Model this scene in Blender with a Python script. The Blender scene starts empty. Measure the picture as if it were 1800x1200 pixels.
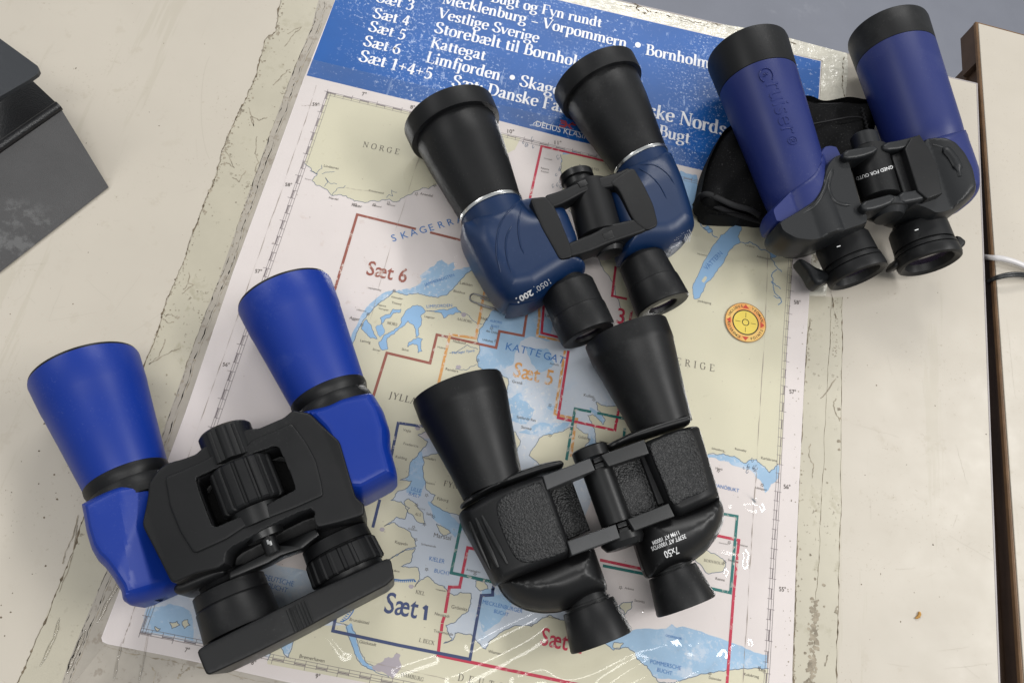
import bpy, bmesh, math, random
import numpy as np
from mathutils import Vector, Matrix
random.seed(7)
rng = np.random.default_rng(11)
SC = bpy.context.scene
COL = SC.collection

# ------------------------------------------------------------------ camera
FPX = 1410.18
RC = np.array([[0.97445609, 0.18228799, 0.1311732], [0.21811659, -0.90730059, -0.35948684], [0.05348338, 0.3789152, -0.92388463]])
CAM = np.array([0.398823, -0.085643, 0.530130])
cd = bpy.data.cameras.new('camera'); cam = bpy.data.objects.new('camera', cd); COL.objects.link(cam)
cd.sensor_fit = 'HORIZONTAL'; cd.sensor_width = 36.0; cd.lens = 36.0 * FPX / 1800.0
cd.clip_start = 0.01; cd.clip_end = 50
m = Matrix.Identity(4)
for i in range(3):
    m[i][0] = RC[0][i]; m[i][1] = -RC[1][i]; m[i][2] = -RC[2][i]; m[i][3] = CAM[i]
cam.matrix_world = m
SC.camera = cam
# ------------------------------------------------------------------ light
w = bpy.data.worlds.new('World'); SC.world = w; w.use_nodes = True
w.node_tree.nodes['Background'].inputs[0].default_value = (0.93, 0.97, 1.0, 1)
w.node_tree.nodes['Background'].inputs[1].default_value = 0.36
def area(name, loc, target, sx, sy, energy, col=(1, 1, 1)):
    l = bpy.data.lights.new(name, 'AREA'); l.shape = 'RECTANGLE'; l.size = sx; l.size_y = sy; l.energy = energy; l.color = col
    o = bpy.data.objects.new(name, l); COL.objects.link(o); o.location = loc
    o.rotation_euler = (Vector(target) - Vector(loc)).to_track_quat('-Z', 'Y').to_euler()
    return o
area('overhead_light', (2.25, 0.55, 1.9), (0.45, 0.12, 0), 1.5, 0.26, 36, (1, .988, .968))
area('overhead_light', (0.60, -0.46, 2.1), (0.45, 0.12, 0), 1.5, 0.34, 17, (1, .988, .968))
area('overhead_light', (0.45, 2.75, 2.2), (0.40, 0.12, 0), 1.8, 0.40, 38, (1, .988, .968))
area('overhead_light', (-1.9, 0.75, 2.1), (0.35, 0.15, 0), 1.5, 0.30, 16, (1, .988, .968))  # fill added at the left to even out the desk's brightness
SC.view_settings.view_transform = 'Standard'; SC.view_settings.look = 'None'
SC.view_settings.exposure = 0.0; SC.view_settings.gamma = 1.0

# ------------------------------------------------------------------ projection helpers
def ray(u, v):
    d = RC.T @ np.array([(u - 900) / FPX, (v - 600) / FPX, 1.0])
    return d / np.linalg.norm(d)
def P(u, v, z=0.0):
    d = ray(u, v); return CAM + d * ((z - CAM[2]) / d[2])
def PP(pts, z=0.0): return [P(a, b, z) for a, b in pts]

# ------------------------------------------------------------------ materials
def mat(name, base, rough=0.5, spec=0.5, metal=0.0, bump=None, var=None, coat=0.0, vor=None, rvar=None):
    M = bpy.data.materials.new(name); M.use_nodes = True
    nt = M.node_tree; N = nt.nodes; L = nt.links; b = N['Principled BSDF']
    b.inputs['Base Color'].default_value = (*base, 1); b.inputs['Roughness'].default_value = rough
    b.inputs['Metallic'].default_value = metal; b.inputs['Specular IOR Level'].default_value = spec
    b.inputs['Coat Weight'].default_value = coat; b.inputs['Coat Roughness'].default_value = 0.1
    tc = N.new('ShaderNodeTexCoord')
    def noise(scale, detail=4, rgh=.6):
        n = N.new('ShaderNodeTexNoise'); n.inputs['Scale'].default_value = scale; n.inputs['Detail'].default_value = detail
        n.inputs['Roughness'].default_value = rgh; L.new(tc.outputs['Object'], n.inputs['Vector']); return n
    if var:   # (scale, amount)
        n = noise(var[0]); mr = N.new('ShaderNodeMapRange'); mr.inputs[1].default_value = .3; mr.inputs[2].default_value = .7
        mr.inputs[3].default_value = 1 - var[1]; mr.inputs[4].default_value = 1 + var[1]; L.new(n.outputs[0], mr.inputs[0])
        mx = N.new('ShaderNodeVectorMath'); mx.operation = 'SCALE'; mx.inputs[0].default_value = base
        L.new(mr.outputs[0], mx.inputs['Scale']); L.new(mx.outputs[0], b.inputs['Base Color'])
    if rvar:
        n = noise(rvar[0], 5); mr = N.new('ShaderNodeMapRange'); mr.inputs[1].default_value = .3; mr.inputs[2].default_value = .7
        mr.inputs[3].default_value = rough - rvar[1]; mr.inputs[4].default_value = rough + rvar[1]
        L.new(n.outputs[0], mr.inputs[0]); L.new(mr.outputs[0], b.inputs['Roughness'])
    h = None
    if bump: h = noise(bump[0], 3).outputs[0]; st, di = bump[1], bump[2]
    if vor:
        vn = N.new('ShaderNodeTexVoronoi'); vn.feature = 'F1'; vn.inputs['Scale'].default_value = vor[0]
        nz = noise(vor[0] * .6, 2); add = N.new('ShaderNodeVectorMath'); add.operation = 'MULTIPLY_ADD'
        sc = N.new('ShaderNodeVectorMath'); sc.operation = 'SCALE'; sc.inputs['Scale'].default_value = .9 / vor[0]
        L.new(nz.outputs['Color'], sc.inputs[0]); ad = N.new('ShaderNodeVectorMath'); ad.operation = 'ADD'
        L.new(tc.outputs['Object'], ad.inputs[0]); L.new(sc.outputs[0], ad.inputs[1]); L.new(ad.outputs[0], vn.inputs['Vector'])
        N.remove(add); inv = N.new('ShaderNodeMath'); inv.operation = 'SUBTRACT'; inv.inputs[0].default_value = 1
        L.new(vn.outputs['Distance'], inv.inputs[1]); h = inv.outputs[0]; st, di = vor[1], vor[2]
    if h is not None:
        bp = N.new('ShaderNodeBump'); bp.inputs['Strength'].default_value = st; bp.inputs['Distance'].default_value = di
        L.new(h, bp.inputs['Height']); L.new(bp.outputs[0], b.inputs['Normal'])
    return M
def speckle(M, col, scale, lo, hi, stretch=(1, 1, 1), rot=0.0, gate=None, amt=1.0):
    """thresholded noise marks of colour col on top of a material's base colour"""
    nt = M.node_tree; N = nt.nodes; L = nt.links; b = N['Principled BSDF']
    tc = N.new('ShaderNodeTexCoord'); mp = N.new('ShaderNodeMapping'); mp.inputs['Scale'].default_value = stretch
    mp.inputs['Rotation'].default_value = (0, 0, rot); L.new(tc.outputs['Object'], mp.inputs[0])
    n = N.new('ShaderNodeTexNoise'); n.inputs['Scale'].default_value = scale; n.inputs['Detail'].default_value = 6
    n.inputs['Roughness'].default_value = .7; L.new(mp.outputs[0], n.inputs['Vector'])
    mr = N.new('ShaderNodeMapRange'); lo = .5 + (lo - .5) * .62; hi = .5 + (hi - .5) * .62
    mr.inputs[1].default_value = lo; mr.inputs[2].default_value = hi; mr.inputs[4].default_value = amt
    L.new(n.outputs[0], mr.inputs[0]); fac = mr.outputs[0]
    if gate:
        g = N.new('ShaderNodeTexNoise'); g.inputs['Scale'].default_value = gate[0]; g.inputs['Detail'].default_value = 2
        L.new(tc.outputs['Object'], g.inputs['Vector']); gm = N.new('ShaderNodeMapRange')
        gm.inputs[1].default_value = gate[1]; gm.inputs[2].default_value = gate[2]; L.new(g.outputs[0], gm.inputs[0])
        mu = N.new('ShaderNodeMath'); mu.operation = 'MULTIPLY'; L.new(fac, mu.inputs[0]); L.new(gm.outputs[0], mu.inputs[1]); fac = mu.outputs[0]
    mx = N.new('ShaderNodeMix'); mx.data_type = 'RGBA'; src = b.inputs['Base Color']
    if src.links: L.new(src.links[0].from_socket, mx.inputs[6])
    else: mx.inputs[6].default_value = src.default_value
    mx.inputs[7].default_value = (*col, 1); L.new(fac, mx.inputs[0]); L.new(mx.outputs[2], b.inputs['Base Color'])
    return M

# ------------------------------------------------------------------ object helpers
OFF = {}
def empty(name, loc, label, cat, group=None):
    o = bpy.data.objects.new(name, None); COL.objects.link(o); o.location = loc; o.empty_display_size = .02
    OFF[o.name] = np.array(loc, float); tag(o, label, cat, group); return o
def tag(o, label=None, cat=None, group=None, kind=None):
    if label: o['label'] = label
    if cat: o['category'] = cat
    if group: o['group'] = group
    if kind: o['kind'] = kind
    return o
def mk(name, V, F, M, parent=None, smooth=True, sharp=40, mats=None, midx=None):
    V = np.array(V, float).reshape(-1, 3)
    off = OFF[parent.name] if parent is not None else (V.min(0) + V.max(0)) / 2 * np.array([1, 1, 0])
    me = bpy.data.meshes.new(name); me.from_pydata((V - off).tolist(), [], [tuple(int(i) for i in f) for f in F])
    for mm in (mats or [M]): me.materials.append(mm)
    if midx is not None: me.polygons.foreach_set('material_index', midx)
    me.polygons.foreach_set('use_smooth', [smooth] * len(me.polygons))
    me.validate(); me.update()
    bm = bmesh.new(); bm.from_mesh(me); bmesh.ops.recalc_face_normals(bm, faces=bm.faces); bm.to_mesh(me); bm.free()
    if smooth: me.set_sharp_from_angle(angle=math.radians(sharp))
    o = bpy.data.objects.new(name, me); COL.objects.link(o)
    if parent is not None: o.parent = parent
    else: o.location = off
    OFF[o.name] = off
    return o
def nrm(v): v = np.array(v, float); return v / (np.linalg.norm(v) + 1e-12)

def tube_fit(Lf, Rf, Lr, Rr, z=None, lift=0.001, dz=0.0):
    """cone axis (front, rear centres) and radii whose outline passes through four picture points; it lies at height z"""
    zz = 0.033 if z is None else z
    for k in range(8):
        if k == 0 or z is None:
            A = P((Lf[0] + Rf[0]) / 2, (Lf[1] + Rf[1]) / 2, zz); B = P((Lr[0] + Rr[0]) / 2, (Lr[1] + Rr[1]) / 2, zz + dz)
        for it in range(6):
            a = nrm(B - A); side = nrm(np.cross(a, [0, 0, 1]))
            out = []
            for C, Lp, Rp in ((A, Lf, Rf), (B, Lr, Rr)):
                ds = []
                for px in (Lp, Rp):
                    d = ray(*px); n = nrm(np.cross(a, d)); ds.append(float(n @ (CAM - C)))
                out.append(ds)
            rs = []
            for j, ds in enumerate(out):
                rs.append((abs(ds[0]) + abs(ds[1])) / 2)
                n = nrm(np.cross(a, ray((Lf[0] + Rf[0]) / 2, (Lf[1] + Rf[1]) / 2)))
                sh = (ds[0] + ds[1]) / 2
                if j == 0: A = A + side * sh * np.sign(side @ n)
                else: B = B + side * sh * np.sign(side @ n)
        if z is None: zz = max(rs) + lift
    return A, B, rs[0], rs[1]

def lathe(name, A, B, prof, M, parent=None, segs=72, mod=None, sharp=32, rf=1.0, rr=1.0):
    """surface of revolution about A->B; prof = [(t along A-B, radius multiplier)] on a linear rf..rr radius"""
    A = np.array(A); B = np.array(B); a = nrm(B - A); u = nrm(np.cross(a, [0, 0, 1])); v = np.cross(u, a)
    V = []; F = []; n = len(prof)
    for (t, k) in prof:
        c = A + (B - A) * t; r0 = (rf + (rr - rf) * t) * k
        for s in range(segs):
            th = 2 * math.pi * s / segs; r = r0 * (mod(th, t) if mod else 1)
            V.append(c + r * (math.cos(th) * u + math.sin(th) * v))
    for i in range(n - 1):
        for s in range(segs):
            s2 = (s + 1) % segs
            F.append((i * segs + s, i * segs + s2, (i + 1) * segs + s2, (i + 1) * segs + s))
    F.append(tuple(range(segs))); F.append(tuple((n - 1) * segs + s for s in range(segs)))
    return mk(name, V, F, M, parent, sharp=sharp)

def chaikin(p, n=1, q=.25):
    p = np.array(p, float)
    for _ in range(n):
        a = p; b = np.roll(p, -1, 0)
        p = np.stack([a * (1 - q) + b * q, a * q + b * (1 - q)], 1).reshape(-1, p.shape[1])
    return p
def resample(p, d):
    p = np.array(p, float); q = np.vstack([p, p[:1]]); L = np.linalg.norm(np.diff(q, axis=0), axis=1); s = np.concatenate([[0], np.cumsum(L)])
    n = max(8, int(s[-1] / d)); t = np.linspace(0, s[-1], n, endpoint=False)
    return np.stack([np.interp(t, s, q[:, k]) for k in range(p.shape[1])], 1)
def area2(p): return .5 * np.sum(p[:, 0] * np.roll(p[:, 1], -1) - np.roll(p[:, 0], -1) * p[:, 1])
from mathutils.geometry import delaunay_2d_cdt
def dist_to(p, q):
    """distance of points q to the closed outline p"""
    best = np.full(len(q), 1e9)
    for i in range(len(p)):
        a = p[i]; ab = p[(i + 1) % len(p)] - a; t = np.clip(((q - a) @ ab) / (ab @ ab + 1e-18), 0, 1)
        best = np.minimum(best, np.linalg.norm(q - a - t[:, None] * ab, axis=1))
    return best
def in_poly(p, q):
    r = np.zeros(len(q), bool); j = len(p) - 1
    for i in range(len(p)):
        a, b = p[i], p[j]; c = ((a[1] > q[:, 1]) != (b[1] > q[:, 1])) & (q[:, 0] < (b[0] - a[0]) * (q[:, 1] - a[1]) / (b[1] - a[1] + 1e-15) + a[0]); r ^= c; j = i
    return r
def slab(name, px, zo, z0, z1, ra, rb, M, parent=None, sm=2, res=.0015, nb=6, sharp=50, zfun=None, rbot=None, q_=.25):
    """rounded slab: outline traced at height zo, from z0 up to z1, edges rounded over ra (in) x rb (down)"""
    p = np.array([P(a, b, zo)[:2] for a, b in px])
    if area2(p) < 0: p = p[::-1]
    if sm: p = chaikin(p, sm, q_)
    res = res or .0015
    if sm or ra > .003: p = resample(p, res)
    n = len(p); e = np.roll(p, -1, 0) - np.roll(p, 1, 0); nr = np.stack([-e[:, 1], e[:, 0]], 1); nr /= np.linalg.norm(nr, axis=1, keepdims=True) + 1e-15
    pts = [p]
    if not sm and ra <= .003:   # straight sided piece: mitred corners
        a = p - np.roll(p, 1, 0); a /= np.linalg.norm(a, axis=1, keepdims=True); b = np.roll(a, -1, 0)
        na = np.stack([-a[:, 1], a[:, 0]], 1); nbv = np.stack([-b[:, 1], b[:, 0]], 1); nr = (na + nbv) / (1 + np.sum(na * nbv, 1, keepdims=True)); 
    for k in range(1, nb + 1):
        d = ra * (1 - math.cos(math.pi / 2 * k / nb)); q = p + nr * d; ok = in_poly(p, q); q = q[ok]
        if len(q): pts.append(q[dist_to(p, q) > d * .93])
    g = max(res * 1.25, .0014); lo, hi = p.min(0), p.max(0)
    gx, gy = np.meshgrid(np.arange(lo[0], hi[0], g), np.arange(lo[1], hi[1], g * .866)); gx = gx + (np.arange(gx.shape[0]) % 2)[:, None] * g / 2
    q = np.stack([gx.ravel(), gy.ravel()], 1); q = q[in_poly(p, q)]
    if len(q): q = q[dist_to(p, q) > ra + g * .3] if (sm or ra > .003) else q[:0]
    if len(q): pts.append(q)
    al = np.vstack(pts); r = delaunay_2d_cdt([Vector(v) for v in al.tolist()], [(i, (i + 1) % n) for i in range(n)], [], 0, 1e-7)
    v2 = np.array([v[:] for v in r[0]]); tri = np.array([f for f in r[2]]); cen = v2[tri].mean(1); tri = tri[in_poly(p, cen)]
    d = dist_to(p, v2); x = np.clip(d / max(ra, 1e-9), 0, 1); drop = 1 - np.sqrt(np.clip(1 - (1 - x) ** 2, 0, 1))
    rbb = rb if rbot is None else rbot
    zt = z1 - rb * drop; zb = z0 + rbb * drop; m = len(v2)
    V = [(v2[i][0], v2[i][1], zt[i]) for i in range(m)] + [(v2[i][0], v2[i][1], zb[i]) for i in range(m)]
    if zfun: V = [(a, b, zfun(a, b, c)) for a, b, c in V]
    F = [tuple(t) for t in tri] + [(t[0] + m, t[2] + m, t[1] + m) for t in tri]
    # boundary edges carry the side wall
    from collections import Counter
    ec = Counter(); dr = {}
    for t in tri:
        for a, b in ((t[0], t[1]), (t[1], t[2]), (t[2], t[0])): ec[(min(a, b), max(a, b))] += 1; dr[(min(a, b), max(a, b))] = (a, b)
    for k, c in ec.items():
        if c == 1: a, b = dr[k]; F.append((b, a, a + m, b + m))
    return mk(name, V, F, M, parent, sharp=sharp)
def hug(fit, up, low, t0=None, t1=None):
    """height function that keeps a housing down on the tube it grows out of"""
    A_, B_, ra_, rb_ = fit; a = nrm(B_ - A_)[:2]; L = np.linalg.norm(B_ - A_); sd = np.array([-a[1], a[0]])
    def f(x, y, z):
        q = np.array([x, y]) - A_[:2]; t = (q @ a) / L; s = q @ sd; r = max(ra_ + (rb_ - ra_) * min(t, 1.05), rb_ * .98); zc = B_[2]
        if z < zc: return z
        cz = zc + math.sqrt(max(r * r - s * s, 0)); lim = max(cz + up, zc + low); w = 0.0
        if t0 is not None: w = min(1, max(0, (t - t0) / (t1 - t0))); w = w * w * (3 - 2 * w)
        return min(z, lim) * (1 - w) + z * w
    return f
def roll(a, b, R_, z0=.035):
    """height function rounding a housing away to the right of a picture line, on a cylinder of radius R_"""
    a = P(*a, .055)[:2]; d = nrm(P(*b, .055)[:2] - a)
    def f(x, y, z):
        s = (x - a[0]) * d[1] - (y - a[1]) * d[0]
        return z if s <= 0 or z < z0 else z - (R_ - math.sqrt(max(R_ * R_ - s * s, 1e-8)))
    return f
def arch(a, b, h, half):
    """height function lifting a bridge by h along the line a-b, falling to nothing at half width"""
    a = P(*a, .055)[:2]; d = nrm(P(*b, .055)[:2] - a)
    def f(x, y, z):
        s = (x - a[0]) * d[1] - (y - a[1]) * d[0]
        return z + h * (max(0, 1 - (s / half) ** 2)) if z > .03 else z
    return f
def folds(lines):
    """height function with creases: right-hand side of each picture line slopes down"""
    W = [(P(*a, .055)[:2], P(*b, .055)[:2], k) for a, b, k in lines]
    def f(x, y, z):
        if z < .035: return z
        for a, b, k in W:
            d = nrm(b - a); s = (x - a[0]) * d[1] - (y - a[1]) * d[0]
            if s > 0: z -= k * s
        return z
    return f
def cut(o, cutter):
    md = o.modifiers.new('cut', 'BOOLEAN'); md.object = cutter; md.operation = 'DIFFERENCE'; md.solver = 'EXACT'
    bpy.context.view_layer.update(); dg = bpy.context.evaluated_depsgraph_get()
    me = bpy.data.meshes.new_from_object(o.evaluated_get(dg)); old = o.data; o.modifiers.clear(); o.data = me; bpy.data.meshes.remove(old)
    bpy.data.objects.remove(cutter, do_unlink=True)
def sweep(name, pts, r, M, parent=None, segs=8, flat=None, closed=False, smooth_n=0):
    p = np.array(pts, float)
    if smooth_n:
        for _ in range(smooth_n):
            q = [p[0]]
            for i in range(len(p) - 1): q += [p[i] * .75 + p[i + 1] * .25, p[i] * .25 + p[i + 1] * .75]
            q.append(p[-1]); p = np.array(q)
    V = []; F = []; n = len(p)
    if isinstance(r, (list, np.ndarray)): r = np.interp(np.linspace(0, 1, n), np.linspace(0, 1, len(r)), r)
    for i in range(n):
        t = nrm(p[min(i + 1, n - 1)] - p[max(i - 1, 0)]); s = nrm(np.cross(t, [0, 0, 1])); b = np.cross(s, t)
        rr = r[i] if isinstance(r, (list, np.ndarray)) else r
        for k in range(segs):
            th = 2 * math.pi * k / segs
            V.append(p[i] + rr * (math.cos(th) * s * (flat or 1) + math.sin(th) * b))
    for i in range(n - 1):
        for k in range(segs):
            k2 = (k + 1) % segs; F.append((i * segs + k, i * segs + k2, (i + 1) * segs + k2, (i + 1) * segs + k))
    F.append(tuple(range(segs))); F.append(tuple((n - 1) * segs + k for k in range(segs)))
    return mk(name, V, F, M, parent, sharp=60)

# ------------------------------------------------------------------ lettering
_tc = {}
def sans(s, ext=0.0, bold=0.0):
    """built-in font outline as (verts, faces), width and cap height in font units"""
    key = (s, ext, bold)
    if key in _tc: return _tc[key]
    c = bpy.data.curves.new('t', 'FONT'); c.body = s; c.extrude = ext; c.offset = bold; c.resolution_u = 3
    o = bpy.data.objects.new('t', c); COL.objects.link(o); bpy.context.view_layer.update()
    dg = bpy.context.evaluated_depsgraph_get(); me = bpy.data.meshes.new_from_object(o.evaluated_get(dg))
    V = np.array([v.co[:] for v in me.vertices]).reshape(-1, 3); F = [tuple(q.vertices) for q in me.polygons]
    bpy.data.objects.remove(o); bpy.data.curves.remove(c); bpy.data.meshes.remove(me)
    if len(V) == 0: V = np.zeros((0, 3))
    _tc[key] = (V, F); return V, F
X = .46
def _G():
    bowl = lambda x: ('c', [(x, .36), (x + .10, .44), (x + .24, .40), (x + .29, .23), (x + .24, .06), (x + .10, .01), (x, .06)])
    st = lambda x, a=.67, b=.02, wt=None: ('l', [(x, a), (x, b)], wt)
    sf = lambda x, y, h=.1: ('s', x, y, h)
    G = {}
    G['a'] = (.45, [('l', [(.31, .36), (.31, .05)]), ('c', [(.07, .36), (.16, .445), (.27, .43), (.31, .33)]), ('c', [(.31, .27), (.16, .22), (.07, .12), (.14, .03), (.24, .06), (.31, .14)]), ('c', [(.31, .08), (.35, .02), (.43, .05)])])
    G['b'] = (.48, [st(.12, .70, .03), bowl(.12), ('l', [(.03, .69), (.12, .69)])])
    G['c'] = (.41, [('c', [(.36, .35), (.30, .43), (.20, .44), (.09, .36), (.07, .22), (.12, .06), (.24, .01), (.37, .09)])])
    G['d'] = (.50, [('c', [(.36, .36), (.27, .44), (.13, .40), (.07, .23), (.12, .06), (.24, .01), (.36, .08)]), st(.36, .70, .02), ('l', [(.27, .69), (.36, .69)]), ('l', [(.36, .015), (.46, .015)])])
    G['e'] = (.43, [('l', [(.09, .25), (.37, .25)]), ('c', [(.37, .25), (.35, .39), (.23, .445), (.10, .37), (.07, .22), (.13, .06), (.25, .01), (.37, .09)])])
    G['f'] = (.32, [st(.15, .48, .02), ('c', [(.15, .45), (.17, .64), (.26, .70), (.35, .65)]), ('l', [(.04, .43), (.30, .43)]), sf(.15, .012)])
    G['g'] = (.46, [('c', [(.21, .44), (.10, .40), (.07, .31), (.11, .20), (.21, .165), (.31, .2), (.35, .3), (.31, .4), (.21, .44)]), ('c', [(.14, .17), (.08, .09), (.14, .04), (.30, .02), (.40, -.05), (.36, -.16), (.22, -.21), (.08, -.17), (.06, -.07), (.16, .0)]), ('l', [(.33, .42), (.44, .44)])])
    arch = lambda x: [('c', [(x, .34), (x + .10, .44), (x + .21, .42), (x + .26, .31)]), ('l', [(x + .26, .34), (x + .26, .03)]), sf(x + .26, .012)]
    G['h'] = (.5, [st(.11, .70, .02), sf(.11, .012), ('l', [(.02, .69), (.11, .69)])] + arch(.11))
    G['i'] = (.25, [st(.12, .44, .02), ('d', .12, .62, .075), sf(.12, .012), ('l', [(.03, .43), (.12, .43)])])
    G['j'] = (.25, [st(.12, .44, -.08), ('c', [(.12, -.05), (.10, -.18), (-.02, -.20)]), ('d', .12, .62, .075), ('l', [(.03, .43), (.12, .43)])])
    G['k'] = (.48, [st(.11, .70, .02), sf(.11, .012), ('l', [(.37, .43), (.14, .2)], .05), ('l', [(.2, .26), (.40, .02)]), sf(.39, .012, .08), sf(.36, .43, .08)])
    G['l'] = (.25, [st(.12, .70, .02), sf(.12, .012), ('l', [(.03, .69), (.12, .69)])])
    G['n'] = (.5, [st(.11, .44, .02), sf(.11, .012), ('l', [(.02, .43), (.11, .43)])] + arch(.11))
    G['m'] = (.76, [st(.11, .44, .02), sf(.11, .012), ('l', [(.02, .43), (.11, .43)])] + arch(.11) + arch(.37))
    ring = [(.23, .445), (.11, .39), (.07, .225), (.11, .06), (.23, .01), (.35, .06), (.39, .225), (.35, .39), (.23, .445)]
    G['o'] = (.46, [('c', ring)])
    G['p'] = (.49, [st(.12, .43, -.2), bowl(.12), sf(.12, -.205), ('l', [(.03, .43), (.12, .43)])])
    G['r'] = (.36, [st(.11, .43, .02), ('c', [(.11, .3), (.18, .41), (.27, .43), (.33, .37)]), sf(.11, .012), ('l', [(.02, .43), (.11, .43)])])
    G['s'] = (.38, [('c', [(.31, .35), (.26, .43), (.16, .44), (.09, .37), (.12, .28), (.24, .21), (.32, .12), (.26, .03), (.15, .01), (.06, .09)])])
    G['t'] = (.31, [('l', [(.14, .56), (.14, .08)]), ('c', [(.14, .1), (.18, .02), (.29, .05)]), ('l', [(.03, .42), (.29, .42)])])
    G['u'] = (.5, [('l', [(.10, .43), (.10, .12)]), ('c', [(.10, .14), (.14, .03), (.24, .02), (.36, .12)]), ('l', [(.36, .43), (.36, .02)]), ('l', [(.01, .43), (.1, .43)]), ('l', [(.27, .43), (.36, .43)]), ('l', [(.36, .015), (.46, .015)])])
    G['v'] = (.43, [('l', [(.05, .43), (.21, .02)]), ('l', [(.38, .43), (.22, .03)], .05), sf(.06, .43, .09), sf(.37, .43, .07)])
    G['y'] = (.44, [('l', [(.05, .43), (.22, .04)]), ('l', [(.39, .43), (.20, -.12)], .05), ('c', [(.2, -.12), (.14, -.2), (.06, -.17)]), sf(.06, .43, .09), sf(.38, .43, .07)])
    G['æ'] = (.67, [s for s in G['a'][1][:3]] + [('l', [(.31, .25), (.60, .25)]), ('c', [(.60, .25), (.58, .39), (.46, .445), (.33, .37), (.31, .22), (.36, .06), (.48, .01), (.60, .09)])])
    S = lambda x: [st(x), sf(x, .67, .12), sf(x, .012, .12)]
    G['B'] = (.54, [st(.14), ('c', [(.14, .66), (.34, .65), (.41, .51), (.33, .38), (.14, .36)]), ('c', [(.14, .36), (.38, .35), (.47, .19), (.38, .03), (.14, .01)]), ('l', [(.02, .66), (.16, .66)]), ('l', [(.02, .012), (.16, .012)])])
    G['D'] = (.64, [st(.14), ('c', [(.14, .66), (.40, .63), (.55, .45), (.56, .25), (.42, .05), (.14, .015)]), ('l', [(.02, .66), (.16, .66)]), ('l', [(.02, .012), (.16, .012)])])
    G['F'] = (.53, S(.14) + [('l', [(.03, .665), (.48, .665)]), ('l', [(.47, .67), (.48, .53)], .05), ('l', [(.14, .36), (.36, .36)])])
    G['E'] = (.55, S(.14) + [('l', [(.03, .665), (.48, .665)]), ('l', [(.47, .67), (.48, .53)], .05), ('l', [(.14, .36), (.36, .36)]), ('l', [(.03, .012), (.50, .012)]), ('l', [(.49, .01), (.51, .15)], .05)])
    G['K'] = (.6, S(.14) + [('l', [(.50, .66), (.18, .32)], .05), ('l', [(.25, .40), (.54, .02)]), sf(.5, .665, .1), sf(.53, .012, .1)])
    G['L'] = (.52, S(.14) + [('l', [(.03, .012), (.47, .012)]), ('l', [(.47, .01), (.49, .17)], .05)])
    G['M'] = (.8, [st(.12, .67, .02, .05), ('l', [(.14, .67), (.38, .05)]), ('l', [(.40, .05), (.64, .67)], .05), st(.66), sf(.12, .012), sf(.66, .012, .12), sf(.1, .665, .09), sf(.68, .665, .1)])
    G['N'] = (.66, [st(.12, .67, .02, .05), ('l', [(.12, .67), (.52, .04)]), st(.54, .67, .02, .05), sf(.12, .012), sf(.1, .665, .1), sf(.54, .665)])
    G['O'] = (.66, [('c', [(.33, .68), (.14, .60), (.07, .34), (.14, .08), (.33, .0), (.52, .08), (.59, .34), (.52, .60), (.33, .68)])])
    G['R'] = (.6, [st(.14), ('c', [(.14, .66), (.36, .65), (.45, .51), (.36, .36), (.14, .34)]), ('l', [(.28, .35), (.54, .02)]), sf(.14, .665, .12), sf(.14, .012, .12), sf(.54, .012, .08)])
    G['G'] = (.66, [('c', [(.52, .53), (.44, .66), (.30, .67), (.13, .58), (.07, .34), (.14, .08), (.33, .0), (.52, .1)]), ('l', [(.52, .30), (.52, .06)]), sf(.52, .30)])
    G['S'] = (.51, [('c', [(.42, .52), (.35, .65), (.22, .67), (.10, .58), (.13, .43), (.32, .32), (.44, .19), (.36, .04), (.22, .01), (.09, .08), (.06, .18)])])
    G['V'] = (.58, [('l', [(.06, .67), (.28, .02)]), ('l', [(.52, .67), (.29, .02)], .05), sf(.07, .665), sf(.51, .665, .08)])
    G['I'] = (.28, S(.14)); G['J'] = (.32, [st(.17, .67, .0), ('c', [(.17, .05), (.13, -.1), (.02, -.1)]), sf(.17, .665)])
    G['Y'] = (.56, [st(.28, .32, .02), ('l', [(.06, .67), (.28, .31)]), ('l', [(.5, .67), (.29, .31)], .05), sf(.28, .012), sf(.06, .665), sf(.5, .665, .08)])
    G['A'] = (.58, [('l', [(.27, .67), (.06, .02)], .05), ('l', [(.27, .67), (.50, .02)]), ('l', [(.14, .24), (.40, .24)]), sf(.06, .012, .09), sf(.5, .012)])
    G['U'] = (.62, [st(.13, .67, .2), ('c', [(.13, .22), (.18, .04), (.32, .0), (.46, .06), (.5, .22)]), st(.5, .67, .2, .05), sf(.13, .665), sf(.5, .665, .09)])
    G['T'] = (.56, [st(.28), ('l', [(.04, .665), (.52, .665)]), ('l', [(.05, .67), (.04, .53)], .05), ('l', [(.51, .67), (.52, .53)], .05), sf(.28, .012)])
    G['C'] = (.58, [('c', [(.52, .50), (.44, .65), (.30, .67), (.13, .58), (.07, .34), (.14, .08), (.32, .0), (.52, .14)])])
    G['H'] = (.66, S(.14) + S(.52) + [('l', [(.14, .34), (.52, .34)])])
    G['1'] = (.42, [st(.22, .65), ('l', [(.08, .56), (.22, .65)], .06), sf(.22, .012, .14)])
    G['3'] = (.44, [('c', [(.08, .53), (.16, .64), (.28, .64), (.35, .53), (.28, .41), (.17, .37)]), ('c', [(.17, .37), (.33, .34), (.38, .19), (.29, .04), (.15, .0), (.05, .08)])])
    G['4'] = (.46, [('l', [(.29, .65), (.05, .2)], .06), ('l', [(.04, .19), (.43, .19)], .08), st(.30, .65, .0)])
    G['5'] = (.44, [('l', [(.12, .63), (.38, .63)], .1), ('l', [(.13, .63), (.10, .36)], .05), ('c', [(.10, .36), (.24, .40), (.37, .30), (.36, .12), (.22, .0), (.06, .06)])])
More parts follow.
